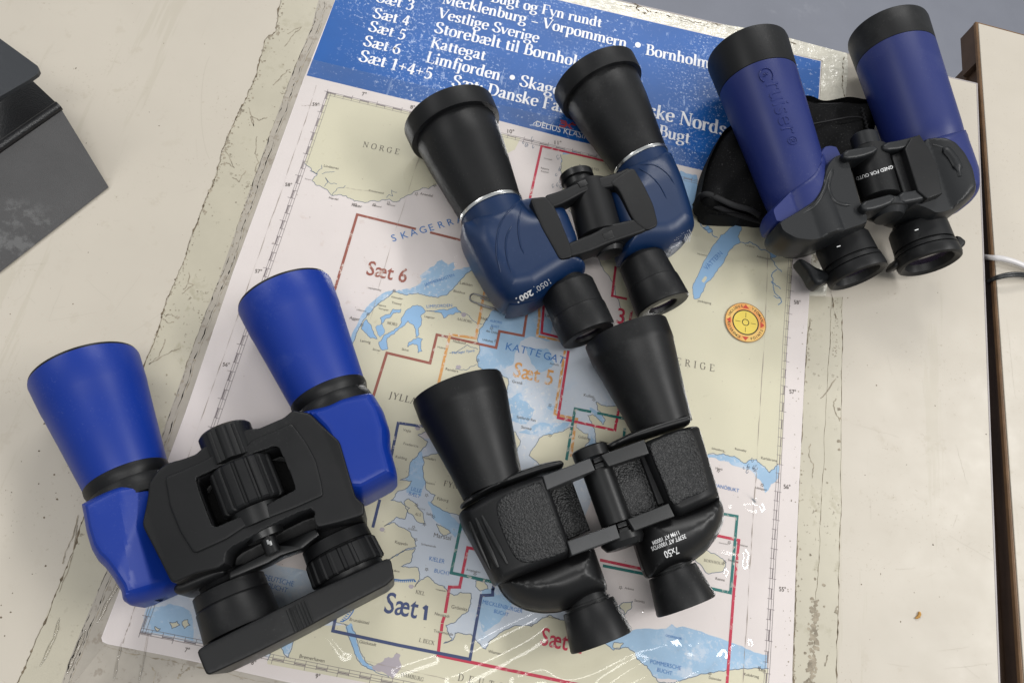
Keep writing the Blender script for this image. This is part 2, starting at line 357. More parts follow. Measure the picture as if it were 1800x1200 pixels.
    G['6'] = (.46, [('c', [(.38, .65), (.20, .56), (.09, .36), (.07, .18), (.15, .03), (.26, .0), (.38, .1), (.38, .26), (.28, .36), (.14, .34), (.08, .24)])])
    G['+'] = (.5, [('l', [(.24, .5), (.24, .12)], .06), ('l', [(.05, .31), (.43, .31)], .06)])
    G[':'] = (.24, [('d', .12, .38, .07), ('d', .12, .06, .07)]); G['•'] = (.5, [('d', .24, .30, .13)]); G['–'] = (.5, [('l', [(.06, .24), (.44, .24)], .06)])
    G[' '] = (.25, [])
    return G
GL = _G()
def cr(p, n=6):
    p = np.array(p, float); closed = np.allclose(p[0], p[-1]); out = []
    for i in range(len(p) - 1):
        a = p[i - 1] if i > 0 else (p[-2] if closed else p[0] * 2 - p[1]); b, c = p[i], p[i + 1]
        d = p[i + 2] if i + 2 < len(p) else (p[1] if closed else p[-1] * 2 - p[-2])
        for k in range(n):
            t = k / n; out.append(.5 * ((2 * b) + (-a + c) * t + (2 * a - 5 * b + 4 * c - d) * t * t + (-a + 3 * b - 3 * c + d) * t ** 3))
    out.append(p[-1]); return np.array(out)
def serif(s, heavy=1.0, track=0.0):
    """roman letters drawn with a broad nib: (verts, faces, advance)"""
    V = []; F = []; x = 0.0; lay = 0
    T = .135 * heavy; th = .038 * (.5 + .5 * heavy); nib = np.array([math.cos(.12), math.sin(.12)])
    for ch in s:
        wd, strokes = GL.get(ch, GL[' '])
        for s_ in strokes:
            lay += 1; z = (lay % 9) * 1.0
            if s_[0] == 'd':
                b = len(V); 
                for k in range(14): V.append((x + s_[1] + s_[3] * heavy ** .5 * math.cos(k * .4488), s_[2] + s_[3] * heavy ** .5 * math.sin(k * .4488), z))
                F.append(tuple(range(b, b + 14))); continue
            if s_[0] == 's':
                b = len(V); h = s_[3]; y = s_[2]
                V += [(x + s_[1] - h, y - th / 2, z), (x + s_[1] + h, y - th / 2, z), (x + s_[1] + h * .8, y + th / 2, z), (x + s_[1] - h * .8, y + th / 2, z)]
                F.append((b, b + 1, b + 2, b + 3)); continue
            p = cr(s_[1]) if s_[0] == 'c' else np.array(s_[1], float)
            wt = s_[2] if len(s_) > 2 else None
            b = len(V); n = len(p)
            for i in range(n):
                d = p[min(i + 1, n - 1)] - p[max(i - 1, 0)]; d = d / (np.linalg.norm(d) + 1e-9)
                wi = (wt * (.6 + .4 * heavy)) if wt else th + (T - th) * abs(d[0] * nib[1] - d[1] * nib[0]) ** 1.4
                nn = np.array([-d[1], d[0]]) * wi / 2
                V.append((x + p[i][0] + nn[0], p[i][1] + nn[1], z)); V.append((x + p[i][0] - nn[0], p[i][1] - nn[1], z))
            for i in range(n - 1): F.append((b + 2 * i, b + 2 * i + 1, b + 2 * i + 3, b + 2 * i + 2))
        x += wd + track
    return np.array(V).reshape(-1, 3), F, x - track

from mathutils.bvhtree import BVHTree
def surf(*objs):
    """function giving the point (and normal) where the sight line of a picture point meets the objects"""
    V = []; F = []; b = 0
    for o in objs:
        vs = [np.array(v.co[:]) + OFF[o.name] for v in o.data.vertices]; V += [tuple(v) for v in vs]; F += [tuple(k + b for k in q.vertices) for q in o.data.polygons]; b = len(V)
    T = BVHTree.FromPolygons(V, F)
    def f(u, v, lift=.00015):
        d = ray(u, v); h = T.ray_cast(Vector(CAM), Vector(d))
        if h[0] is None: return P(u, v, .04), np.array([0, 0, 1.])
        n = np.array(h[1][:]); n = n if n @ d < 0 else -n
        return np.array(h[0][:]) + n * lift, n
    return f
def decal(acc, f, V, F, p0, p1, asp=1.0, lift=.00015):
    """flat lettering printed on a curved surface, baseline from p0 to p1"""
    adv = V[:, 0].max() - V[:, 0].min(); x0 = V[:, 0].min(); ex = (np.array(p1, float) - p0) / adv; ey = np.array([ex[1], -ex[0]]) * asp
    acc.add([f(*(np.array(p0) + ex * (v[0] - x0) + ey * v[1]), lift)[0] for v in V], F)

class Acc:
    """collects flat print or other pieces that become one mesh"""
    def __init__(s): s.V = []; s.F = []; s.k = 0
    def add(s, V, F):
        b = sum(len(v) for v in s.V) if False else s.k
        s.V.append(np.array(V, float).reshape(-1, 3)); s.F += [tuple(i + b for i in f) for f in F]; s.k += len(s.V[-1])
    def split(s, name, M, parent):
        """every added piece becomes a part of its own"""
        b = 0; st = [0]
        for v in s.V: st.append(st[-1] + len(v))
        k = 0
        for i, v in enumerate(s.V):
            F = []
            while k < len(s.F) and max(s.F[k]) < st[i + 1]: F.append(tuple(q - st[i] for q in s.F[k])); k += 1
            mk(name, v, F, M, parent, smooth=False)
    def build(s, name, M, parent=None, smooth=False):
        if not s.k: return None
        return mk(name, np.vstack(s.V), s.F, M, parent, smooth=smooth)

# ================================================================== materials
CREAM = mat('cream_laminate', (.505, .46, .39), .42, .4, var=(9, .035), bump=(900, .08, .0002), rvar=(30, .08))
speckle(CREAM, (.40, .35, .27), 60, .66, .74, gate=(5, .45, .65), amt=.35)
speckle(CREAM, (.33, .28, .21), 420, .70, .74, gate=(14, .5, .6), amt=.7)
speckle(CREAM, (.44, .40, .32), 26, .66, .70, stretch=(1, .06, 1), rot=.6, amt=.4)
EDGE = mat('grey_edge_band', (.36, .33, .33), .45, .4, var=(40, .1))
WOOD = mat('brown_edge_veneer', (.17, .095, .045), .45, .4, var=(60, .25))
WOOD_DARK = mat('dark_shaded_brown', (.085, .052, .034), .5, .3, var=(30, .2))  # darker than the edge brown, with the shade below the lit edge put in
FLOOR = mat('grey_floor_vinyl', (.225, .235, .275), .6, .3, var=(7, .05))
speckle(FLOOR, (.32, .33, .37), 16, .62, .75, gate=(4, .5, .7), amt=.4)
TAPE = mat('yellowed_tape', (.46, .425, .335), .32, .5, var=(14, .07), bump=(35, .12, .0012))
speckle(TAPE, (.30, .27, .18), 34, .60, .70, gate=(8, .45, .65), amt=.5)
speckle(TAPE, (.16, .13, .09), 190, .66, .70, gate=(18, .48, .6), amt=.7)
TAPE_OLD = mat('crinkled_clear_tape', (.66, .63, .54), .22, .5, var=(25, .22), bump=(70, .8, .003))
speckle(TAPE_OLD, (.17, .13, .08), 46, .62, .66, gate=(12, .42, .6), amt=.8)
MARGIN = mat('dirty_plastic_margin', (.37, .335, .285), .3, .5, var=(30, .14), bump=(40, .3, .001))
speckle(MARGIN, (.2, .16, .12), 80, .60, .68, amt=.5)
DIRT = mat('grime', (.14, .11, .075), .8, .2, var=(200, .5))
DIRT2 = mat('pale_grime', (.30, .26, .20), .8, .2, var=(150, .4))
DIRT3 = mat('worn_grime', (.27, .235, .175), .6, .3, var=(160, .35), bump=(200, .4, .0006))
speckle(DIRT3, (.12, .10, .07), 140, .56, .64, amt=.7)
speckle(DIRT3, (.50, .46, .37), 90, .58, .66, amt=.7)
SCR = mat('scratch', (.47, .43, .36), .6, .3)
PAPER = mat('map_paper', (.69, .635, .625), .55, .3, var=(16, .03))
speckle(PAPER, (.55, .45, .40), 120, .68, .74, gate=(10, .5, .65), amt=.5)
LAND = mat('map_land_ink', (.62, .59, .455), .55, .3, var=(10, .04))
speckle(LAND, (.50, .46, .32), 160, .67, .74, gate=(12, .45, .65), amt=.5)
SEA = mat('map_pale_sea_ink', (.55, .60, .68), .55, .3, var=(20, .06))
SHOAL = mat('map_shoal_ink', (.33, .49, .67), .55, .3, var=(30, .10))
speckle(SHOAL, (.60, .65, .73), 60, .56, .66, gate=(14, .40, .6), amt=.7)
speckle(SHOAL, (.66, .68, .72), 300, .60, .66, gate=(10, .42, .58), amt=.8)
speckle(SEA, (.38, .52, .68), 34, .55, .66, gate=(12, .4, .6), amt=.6)
speckle(SEA, (.70, .70, .70), 260, .60, .66, gate=(9, .42, .58), amt=.7)
LAKE = mat('map_lake_ink', (.27, .45, .68), .55, .3, var=(30, .06))
COAST = mat('map_coast_ink', (.13, .17, .24), .6, .3)
FRAMEI = mat('map_frame_ink', (.20, .17, .18), .6, .3)
GREYI = mat('map_grey_ink', (.40, .36, .40), .6, .3)
BAND = mat('title_blue_ink', (.004, .085, .33), .42, .4, var=(14, .12))
speckle(BAND, (.55, .63, .80), 250, .645, .70, gate=(9, .40, .62), amt=.75)
speckle(BAND, (.50, .60, .80), 420, .62, .68, gate=(11, .45, .6), amt=.8)
speckle(BAND, (.50, .60, .80), 170, .68, .72, stretch=(1, .2, 1), rot=.5, gate=(16, .5, .62), amt=.5)
speckle(BAND, (.45, .56, .78), 170, .68, .72, stretch=(1, .2, 1), rot=-.7, gate=(13, .5, .62), amt=.5)
speckle(BAND, (.22, .27, .38), 22, .58, .70, gate=(7, .5, .68), amt=.45)
WHITE = mat('white_ink', (.80, .80, .83), .5, .3)
speckle(WHITE, (.30, .40, .60), 160, .58, .64, gate=(14, .46, .6), amt=.55)
INK = {k: mat('ink_' + k, c, .55, .3) for k, c in dict(brown_red=(.30, .10, .075), orange=(.62, .31, .10), crimson=(.50, .035, .075), green=(.02, .16, .15), navy=(.045, .065, .16), blue=(.06, .19, .48), black=(.10, .085, .075), red=(.42, .06, .07)).items()}
for k in ('brown_red', 'orange', 'crimson', 'green', 'navy'):
    speckle(INK[k], (.72, .66, .60), 200, .58, .66, gate=(13, .43, .58), amt=.85)
speckle(INK['orange'], (.70, .66, .62), 260, .54, .62, gate=(30, .35, .5), amt=.8)

def frac(pts, amp=1.6, depth=3, closed=True, seed=None):
    """break up a drawn line by midpoint displacement (picture units)"""
    R = random.Random(seed if seed is not None else len(pts) * 13 + int(pts[0][0]))
    p = [tuple(q) for q in pts]
    for d in range(depth):
        out = []; n = len(p)
        for i in range(n if closed else n - 1):
            a, b = p[i], p[(i + 1) % n]; L = math.hypot(b[0] - a[0], b[1] - a[1])
            out.append(a)
            if L > 3:
                k = R.uniform(-1, 1) * min(amp, L * .16)
                out.append(((a[0] + b[0]) / 2 - (b[1] - a[1]) / L * k, (a[1] + b[1]) / 2 + (b[0] - a[0]) / L * k))
        if not closed: out.append(p[-1])
        p = out; amp *= .7
    return p
def strip(acc, W, width, z, taper=False):
    """flat ribbon along world points"""
    W = np.array(W, float); n = len(W); V = []
    if isinstance(width, (list, np.ndarray)): width = np.interp(np.linspace(0, 1, n), np.linspace(0, 1, len(width)), width)
    for i in range(n):
        d = nrm(W[min(i + 1, n - 1)][:2] - W[max(i - 1, 0)][:2]); nn = np.array([-d[1], d[0]])
        m = 1.0
        if 0 < i < n - 1:
            d1 = nrm(W[i][:2] - W[i - 1][:2]); m = 1 / max(.5, abs(d1 @ d))
        wd = (width[i] if isinstance(width, (list, np.ndarray)) else width) / 2 * m
        if taper: wd *= math.sin(math.pi * (i + .5) / n) ** .5
        V.append((*(W[i][:2] + nn * wd), z)); V.append((*(W[i][:2] - nn * wd), z))
    acc.add(V, [(2 * i, 2 * i + 1, 2 * i + 3, 2 * i + 2) for i in range(n - 1)])
def strip_px(acc, pts, width, z, **k): strip(acc, [P(a, b, z) for a, b in pts], width, z, **k)
_pk = [0]
def poly_px(acc, pts, z):
    _pk[0] += 1; z = z + (_pk[0] % 17) * 9e-7
    V = [P(a, b, z) for a, b in pts]; acc.add(V, [tuple(range(len(V)))])
def write(acc, V, F, adv, p0, p1, z, asp=1.0, shear=0.0, zl=2e-6):
    A = P(*p0, z); B = P(*p1, z); ex = (B - A)[:2] / adv; L = np.linalg.norm(ex); ey = np.array([-ex[1], ex[0]]) * asp
    out = [(*(A[:2] + ex * (v[0] + shear * v[1]) + ey * v[1]), z + v[2] * zl) for v in V]
    acc.add(out, F)
def wsans(acc, s, p0, p1, z, asp=1.0, bold=0.0, shear=0.0):
    V, F = sans(s, 0, bold)
    if len(V): write(acc, V - np.array([V[:, 0].min(), 0, 0]), F, V[:, 0].max() - V[:, 0].min(), p0, p1, z, asp, shear)
def wserif(acc, s, p0, p1, z, asp=1.0, heavy=1.0, track=0.0):
    V, F, adv = serif(s, heavy, track); write(acc, V, F, adv, p0, p1, z, asp)
ZF = -.74
# ================================================================== floor and tables
fl = mk('floor', [(-4, -4, ZF), (4, -4, ZF), (4, 5, ZF), (-4, 5, ZF)], [(0, 1, 2, 3)], FLOOR, smooth=False); tag(fl, kind='structure')

def flat_table(name, corners, thick, edge_w, label, M_edge, edge_sides):
    """desk top board from its corner points (anticlockwise, world xy), with an edge band round it"""
    c = np.array(corners); ctr = c.mean(0)
    t = empty(name, (ctr[0], ctr[1], ZF), label, 'table')
    return t, c
pA = P(1079, -3)[:2]; pB = P(1719.5, 145.5)[:2]; pC = P(1760, 1200)[:2]
dr = nrm(pC - pB); db = nrm(pA - pB)
t1c = [pB, pB + db * 1.25, pB + db * 1.25 + dr * .85, pB + dr * .85]
table = empty('desk', (*(np.mean(t1c, 0)), ZF), 'cream laminate desk that the binoculars and the taped map lie on', 'table')
def board(name, poly, z0, z1, M, parent, bev=.0012):
    p = np.array(poly)
    if area2(p) < 0: p = p[::-1]
    n = len(p); q = []
    for i in range(n):
        a = nrm(p[i] - p[i - 1]); b = nrm(p[(i + 1) % n] - p[i]); na = np.array([-a[1], a[0]]); nb = np.array([-b[1], b[0]])
        q.append(p[i] + (na + nb) / (1 + na @ nb) * bev)
    V = [(*x, z0) for x in p] + [(*x, z1 - bev) for x in p] + [(*x, z1) for x in q]
    F = [tuple(range(n))[::-1], tuple(range(2 * n, 3 * n))]
    for l in (0, 1):
        for i in range(n): F.append((l * n + i, l * n + (i + 1) % n, (l + 1) * n + (i + 1) % n, (l + 1) * n + i))
    return mk(name, V, F, M, parent, smooth=False)
ew = .0018
inn = [pB - dr * -ew + db * ew, t1c[1] + dr * ew, t1c[2], t1c[3] + db * ew]
board('tabletop', inn, -.024, 0, CREAM, table, .0003)
board('edge_band', [pB, pB + db * ew, t1c[3] + db * ew, t1c[3]], -.0245, -.0003, EDGE, table, .0005)
board('edge_band', [pB + db * ew, t1c[1], t1c[1] + dr * ew, pB + db * ew + dr * ew], -.0245, -.0003, EDGE, table, .0005)
for kx, ky in ((.06, .06), (1.15, .06), (.06, .75), (1.15, .75)):
    q = pB + db * kx + dr * ky
    board('leg', [q, q + db * .04, q + db * .04 + dr * .04, q + dr * .04], ZF, -.0248, EDGE, table, .002)
sc = Acc()
for (a, b, c2, d2) in [(30, 468, 85, 462), (110, 500, 85, 565), (85, 565, 170, 548), (150, 490, 195, 530), (195, 553, 250, 480), (225, 590, 280, 552), (300, 490, 330, 520), (24, 530, 45, 516), (45, 516, 62, 534), (1500, 745, 1580, 768), (1668, 940, 1745, 985), (1650, 1144, 1705, 1136), (1575, 1000, 1610, 998), (1680, 780, 1700, 850), (1660, 1175, 1745, 1165), (1560, 1165, 1600, 1172), (1770, 560, 1785, 700), (60, 640, 100, 634), (40, 700, 64, 726)]:
    n = 7; L = math.hypot(c2 - a, d2 - b); pts = [(a + (c2 - a) * t / n + random.uniform(-.8, .8), b + (d2 - b) * t / n + random.uniform(-.8, .8)) for t in range(n + 1)]
    strip_px(sc, pts, .00028, .00004, taper=True)
for k in range(34):
    a, b = (random.uniform(5, 420), random.uniform(5, 560)) if k % 3 else (random.uniform(1500, 1720), random.uniform(540, 1190))
    th = random.uniform(0, 3.1); L = random.uniform(5, 38)
    strip_px(sc, [(a, b), (a + L * .5 * math.cos(th), b + L * .5 * math.sin(th) + 1), (a + L * math.cos(th), b + L * math.sin(th))], random.uniform(.00012, .00026), .00004, taper=True)
sc.add([P(390 - 19 * math.sin(t) if False else 375 + 22 * math.cos(t), 190 + 95 * math.sin(t), .00004) for t in np.linspace(1.9, 4.4, 20)] + [P(376.2 + 22 * math.cos(t), 190 + 95 * math.sin(t), .00004) for t in np.linspace(4.4, 1.9, 20)], [tuple(range(40))])
tag(sc.build('scratch_mark', SCR, table), kind='stuff')
dk = Acc()
for k in range(90):
    a, b = [(random.uniform(5, 470), random.uniform(5, 600)), (random.uniform(1490, 1735), random.uniform(500, 1195)), (random.uniform(0, 150), random.uniform(700, 1150))][k % 3]
    r = random.choice([.0002, .0003, .0004, .0006]) * random.uniform(.6, 1.2); c = P(a, b, .00003); th = random.uniform(0, 6)
    dk.add([c + np.array([r * math.cos(t + th) * random.uniform(.5, 1.6), r * math.sin(t + th), 0]) for t in np.linspace(0, 5.6, 7)], [tuple(range(7))])
for a, b, r in [(1548, 1008, .0006), (136, 566 + 158, .0007), (286 / 2.144, 258 / 2.144, .0009), (325 / 2.144, 540 / 2.144, .0006), (617 / 2.144, 164 / 2.144, .0005)]:
    c = P(a, b, .00003); dk.add([c + np.array([r * .5 * math.cos(t), r * math.sin(t), 0]) for t in np.linspace(0, 5.6, 7)], [tuple(range(7))])
tag(dk.build('speck', DIRT, table), kind='stuff')

# second desk on the right
qA = P(1716, 37)[:2]; qL = P(1796, 1200)[:2]; qR = P(1800, 59.5)[:2]; dl = nrm(qL - qA); dq = nrm(qR - qA)
t2 = [qA, qA + dl * .85, qA + dl * .85 + dq * .7, qA + dq * .7]
desk2 = empty('desk', (*np.mean(t2, 0), ZF), 'cream topped desk with brown wooden edges beyond the gap, at the right', 'table')
ew2 = .0022
board('tabletop', [qA + dl * ew2 + dq * ew2, t2[1] + dq * ew2, t2[2], t2[3] + dl * ew2], -.0041, 0, CREAM, desk2, .0003)
board('core', [qA + dl * .004 + dq * .006, t2[1] + dq * .006, t2[2], t2[3] + dl * .004], -.0234, -.0042, WOOD_DARK, desk2, .0003)  # set back and dark brown so the gap between the desks looks shaded
board('edge_band', [qA + dq * .0004, qA + dl * .046 + dq * .0004, qA + dl * .046 + dq * .0058, qA + dq * .0058], -.0235, -.0042, WOOD_DARK, desk2, .0004)
board('lipping', [qA, t2[1], t2[1] + dq * ew2, qA + dq * ew2], -.004, -.0002, WOOD, desk2, .0009)  # lit top of the edge, kept in the lighter brown
board('edge_band', [qA + dq * ew2, qA + dq * ew2 + dl * ew2, t2[3] + dl * ew2, t2[3]], -.0235, -.0002, WOOD, desk2, .0009)
board('side_panel', [qA + dl * .035 + dq * .003, qA + dl * .8 + dq * .003, qA + dl * .8 + dq * .022, qA + dl * .035 + dq * .022], ZF, -.0237, WOOD_DARK, desk2, .001)
board('side_panel', [qA + dl * .035 + dq * .66, qA + dl * .8 + dq * .66, qA + dl * .8 + dq * .68, qA + dl * .035 + dq * .68], ZF, -.0237, WOOD_DARK, desk2, .001)

# ================================================================== tapes round the map
def tape(pts, z, M, label, edge_pts=(), group=None, name='tape_strip'):
    a = Acc(); p = np.array([P(u, v, z) for u, v in pts]); n = len(p); q = p.copy(); q[:, 2] = .00002
    a.add(np.vstack([q, p]), [tuple(range(n, 2 * n))] + [(i, (i + 1) % n, n + (i + 1) % n, n + i) for i in range(n)])
    o = a.build(name, M); tag(o, label, 'tape', group or 'old tape strips framing the map')
    if edge_pts:
        d = Acc(); d2 = Acc(); R = random.Random(3)
        for e, wmin, wmax in edge_pts:
            e2 = frac(e, 2.2, 4, closed=False, seed=5)
            if wmin < 0: strip_px(d2, e2, np.array([(-wmin + (wmax + wmin) * R.random()) for _ in e2]), z + .00004); continue
            strip_px(d, e2, np.array([R.uniform(wmin, wmax) * max(.06, R.random() * 1.5 - .35) for _ in e2]), z + .00006)
        if d.k: tag(d.build('grime_line', DIRT2 if M is MARGIN else DIRT, o), kind='stuff')
        if d2.k: tag(d2.build('grime_line', DIRT3, o), kind='stuff')
    return o
Ltape = [(494, 0), (485, 56), (466, 70), (450, 135), (429, 182), (401, 238), (387, 285), (368, 336), (345, 396), (322, 462), (298, 518), (284, 560), (257, 632), (200, 775), (149, 901), (128, 970), (99, 1040), (59, 1136), (30, 1200), (10, 1250)]
groove = [(562, 0), (550, 47), (513, 135), (490, 200), (457, 289), (434, 354), (415, 410), (387, 490), (359, 560), (325, 655), (290, 755), (240, 880), (189, 1002), (150, 1095), (123, 1162), (105, 1215), (90, 1250)]
paperL = [(589, 0), (534, 138), (500, 232), (410, 477), (325, 727), (204, 1053), (186, 1105)]
Ltape2 = [(500, -40)] + Ltape; groove2 = [(580, -40)] + groove
tape(Ltape2 + groove2[::-1], .0003, TAPE, 'wide yellowed tape strip along the left edge of the map', [(Ltape, -.0003, .0006), (Ltape, .0004, .0017), ([(a + 3, b + 1) for a, b in groove], -.0018, .0034), (groove, .0002, .0009), ([(a + 9, b + 3) for a, b in groove], .0002, .0009)])
tape([(a - 2, b) for a, b in groove2] + [(186, 1130), (186, 1105), (204, 1053), (325, 727), (410, 477), (500, 232), (534, 138), (589, 0), (605, -40)], .00036, MARGIN, 'greyish plastic margin between the yellowed tape and the left edge of the map', [([(a + 12, b + 4) for a, b in groove], .0002, .0009)])
RG = [(1486, 92), (1478, 200), (1440, 430), (1424, 560), (1417, 625), (1410, 740), (1404, 860), (1401, 975), (1398, 1080), (1395, 1170), (1393, 1250)]
R1 = [(1492, 200), (1470, 430), (1463, 522), (1457, 625), (1449, 800), (1440, 980), (1432, 1100), (1428, 1250)]
R2 = [(1494, 200), (1487, 430), (1481, 522), (1480, 625), (1479, 883), (1474, 1060), (1471, 1194), (1470, 1250)]
tape([(1417, 520)] + RG[4:] + R1[::-1][:-2], .0003, TAPE, 'yellowed tape strip next to the right margin of the map', [(RG[3:], -.0006, .0014), (RG[3:], .0003, .0014), (R1[2:], -.00015, .0004), (R1[2:], .0002, .0007)])
tape(R1[2:] + R2[::-1][:-2], .00018, TAPE, 'outer cream tape strip parallel to the right side of the map', [(R2[2:], -.00015, .0003), (R2[2:], .0003, .0012)])
Ttop = [(1040, -9), (1079, 1), (1244, 39), (1344, 55), (1420, 76), (1489, 94), (1491, 120), (1486, 182), (1478, 250), (1462, 420), (1452, 520), (1417, 520), (1424, 440), (1434, 290), (1441, 182), (1446, 106), (1290, 73), (974, -1), (930, -10)]
tape(Ttop, .00045, TAPE_OLD, 'crinkled whitish tape wrapped over the desk edge along the top of the map', [([(1090, 10), (1125, 12), (1150, 22), (1200, 32), (1244, 48), (1262, 42), (1330, 62), (1400, 78)], .0002, .0016), ([(974, 2), (1100, 28), (1200, 52), (1289, 75), (1400, 98), (1446, 108)], .0002, .0011), ([(1110, 2), (1122, 10), (1118, 16), (1138, 24)], .0006, .0024), ([(1190, 34), (1230, 40), (1262, 44), (1258, 54)], .0004, .0016), ([(1484, 100), (1481, 140), (1486, 182), (1474, 260)], .0004, .0018), ([(1474, 440), (1462, 470), (1440, 478), (1426, 470)], .0005, .0016), ([(1474, 430), (1460, 500), (1470, 560)], .0003, .0022)])
tape([(186, 1105), (178, 1128), (300, 1152), (520, 1203), (700, 1245), (700, 1290), (60, 1290), (90, 1250), (123, 1162), (150, 1095)], .0002, MARGIN, 'brownish tape strip below the bottom edge of the map', [([(180, 1133), (240, 1150), (300, 1160), (400, 1182), (500, 1206)], .0002, .0010), ([(325, 1165), (318, 1180), (335, 1172), (312, 1192)], .0006, .0022), ([(262, 1165), (275, 1180), (270, 1200)], .0003, .0010)])
# flaky residue on the right and on the left tapes
res = Acc(); R = random.Random(21); FOLDS = []
def blob(c, r, z, k=9, st=1.0):
    th0 = R.uniform(0, 6); res.add([(c[0] + r * st * R.uniform(.45, 1.1) * math.cos(t + th0), c[1] + r * R.uniform(.45, 1.1) * math.sin(t + th0), z + R.uniform(0, 2e-5)) for t in np.linspace(0, 2 * math.pi, k, endpoint=False)], [tuple(range(k))])
for k in range(150):
    t = R.random(); u = 1433 - 8 * t + R.gauss(0, 5); v = 1055 + 150 * t + R.gauss(0, 4); blob(P(u, v), R.uniform(.0004, .0018), .00038)
for k in range(60):
    t = R.random(); blob(P(1471 + R.gauss(0, 4) - 4 * t, 525 + 105 * t), R.uniform(.0002, .0007), .0003)
for u, v, r in [(1448, 1028, .0013), (1424, 975, .0012), (1432, 1017, .0011), (1474, 719, .0016), (1474, 775, .0018), (1475, 790, .0014), (1477, 735, .001), (1451, 824, .0008), (1454, 848, .0008), (1472, 1066, .0008), (1470, 1072, .0011), (1434, 897, .0008)]: blob(P(u, v), r, .00035)
for k in range(70):
    i = R.randrange(len(Ltape) - 8); a, b = np.array(Ltape[i]), np.array(groove[i]); q = a + (b - a) * R.random() ** 2; blob(P(*q), R.uniform(.0002, .0008), .00035)
for k in range(230):
    i = R.randrange(len(Ltape) - 8); a, b = np.array(Ltape[i]), np.array(Ltape[i + 1]); q = a + (b - a) * R.random() + (abs(R.gauss(0, 5)), R.gauss(0, 2)); blob(P(*q), R.uniform(.0002, .0010) * (1.3 if i < 8 else .8), .00036)
for k in range(160):
    i = R.randrange(len(groove) - 6); a, b = np.array(groove[i]), np.array(groove[i + 1]); q = a + (b - a) * R.random() + (R.gauss(2, 5), R.gauss(0, 2)); blob(P(*q), R.uniform(.0002, .0009), .00044)
for k in range(120):
    i = R.randrange(3, len(RG) - 1); a, b = np.array(RG[i]), np.array(RG[i + 1]); q = a + (b - a) * R.random() + (R.gauss(1, 4), 0); blob(P(*q), R.uniform(.0002, .0009), .00044)
for k in range(46):
    v = R.uniform(560, 1190); u = 1410 - (v - 625) * .045 - abs(R.gauss(0, 9)); blob(P(u, v), R.uniform(.0002, .0006), .00072)
for pts in [[(332, 478), (331, 498), (340, 500), (325, 512), (320, 516)], [(331, 498), (322, 508)], [(290, 556), (302, 552), (312, 560), (316, 556)], [(286, 560), (298, 568), (306, 566)], [(262, 640), (280, 625), (290, 596)], [(262, 640), (300, 618), (318, 610)], [(395, 262), (412, 295), (398, 286), (388, 290)], [(438, 190), (446, 222), (440, 205), (455, 212), (470, 206)], [(505, 60), (530, 48), (520, 56), (500, 82)], [(480, 150), (500, 130), (510, 122)], [(452, 240), (448, 270), (455, 285), (448, 300)], [(232 + 200, 300), (420, 320), (408, 312)], [(137, 905), (120, 960), (110, 990)], [(136, 922), (128, 975), (104, 1040)], [(1425, 780), (1422, 800), (1430, 815), (1428, 840)], [(1470, 700), (1465, 712), (1476, 740)], [(1442, 700), (1470, 665)], [(1450, 1170), (1456, 1150)], [(1471, 1066), (1468, 1075), (1473, 1078)]]:
    p2 = frac(pts, 2, 3, closed=False); strip_px(res, p2, np.array([R.uniform(.0002, .0009) for _ in p2]), .00042)
for pts, r_ in [([(226, 985), (205, 1030), (186, 1062), (170, 1095)], .0011), ([(150, 1105), (132, 1150), (118, 1185)], .0013), ([(105, 1085), (96, 1120), (70, 1170)], .0009), ([(262, 1100), (252, 1160), (244, 1200)], .0006), ([(215, 1125), (206, 1160), (200, 1196)], .0006)]:
    FOLDS.append((pts, r_))
rs = res.build('tape_residue', DIRT2); tag(rs, 'brown flaky glue residue and cracks scattered on the tape strips', kind='stuff')

# ================================================================== the map
ZP = .0006
mp = empty('map_poster', (*P(880, 640)[:2], ZP), 'sea chart poster of Danish waters with blue title band, taped under plastic on the desk', 'map')
corner = [(178, 1120), (180, 1127), (188, 1131)]
PAPERP = [(605, -40), (589, 0), (534, 138), (500, 232), (410, 477), (325, 727), (204, 1053)] + corner + [(300, 1153), (515, 1200), (900, 1290), (1388, 1400), (1393, 1170), (1399.5, 975), (1406, 825), (1416, 625), (1424, 500), (1432, 330), (1444, 107), (974, -2), (800, -45)]
def one(name, pts, z, M):
    a = Acc(); poly_px(a, pts, z); return a.build(name, M, mp)
pb = Acc(); v = np.array([P(a, b, ZP) for a, b in PAPERP]); n = len(v); v0 = v.copy(); v0[:, 2] = .00022
pb.add(np.vstack([v0, v]), [tuple(range(n, 2 * n))] + [(i, (i + 1) % n, n + (i + 1) % n, n + i) for i in range(n)])
pb.build('paper', PAPER, mp)
Z = lambda k: ZP + k * 2.2e-5
one('title_band', [(605, -39), (589, 1), (539, 133), (700, 172), (880, 213), (1010, 247), (1100, 268), (1245, 302), (1428, 343), (1443, 108), (974, -1), (800, -44)], Z(1), BAND)
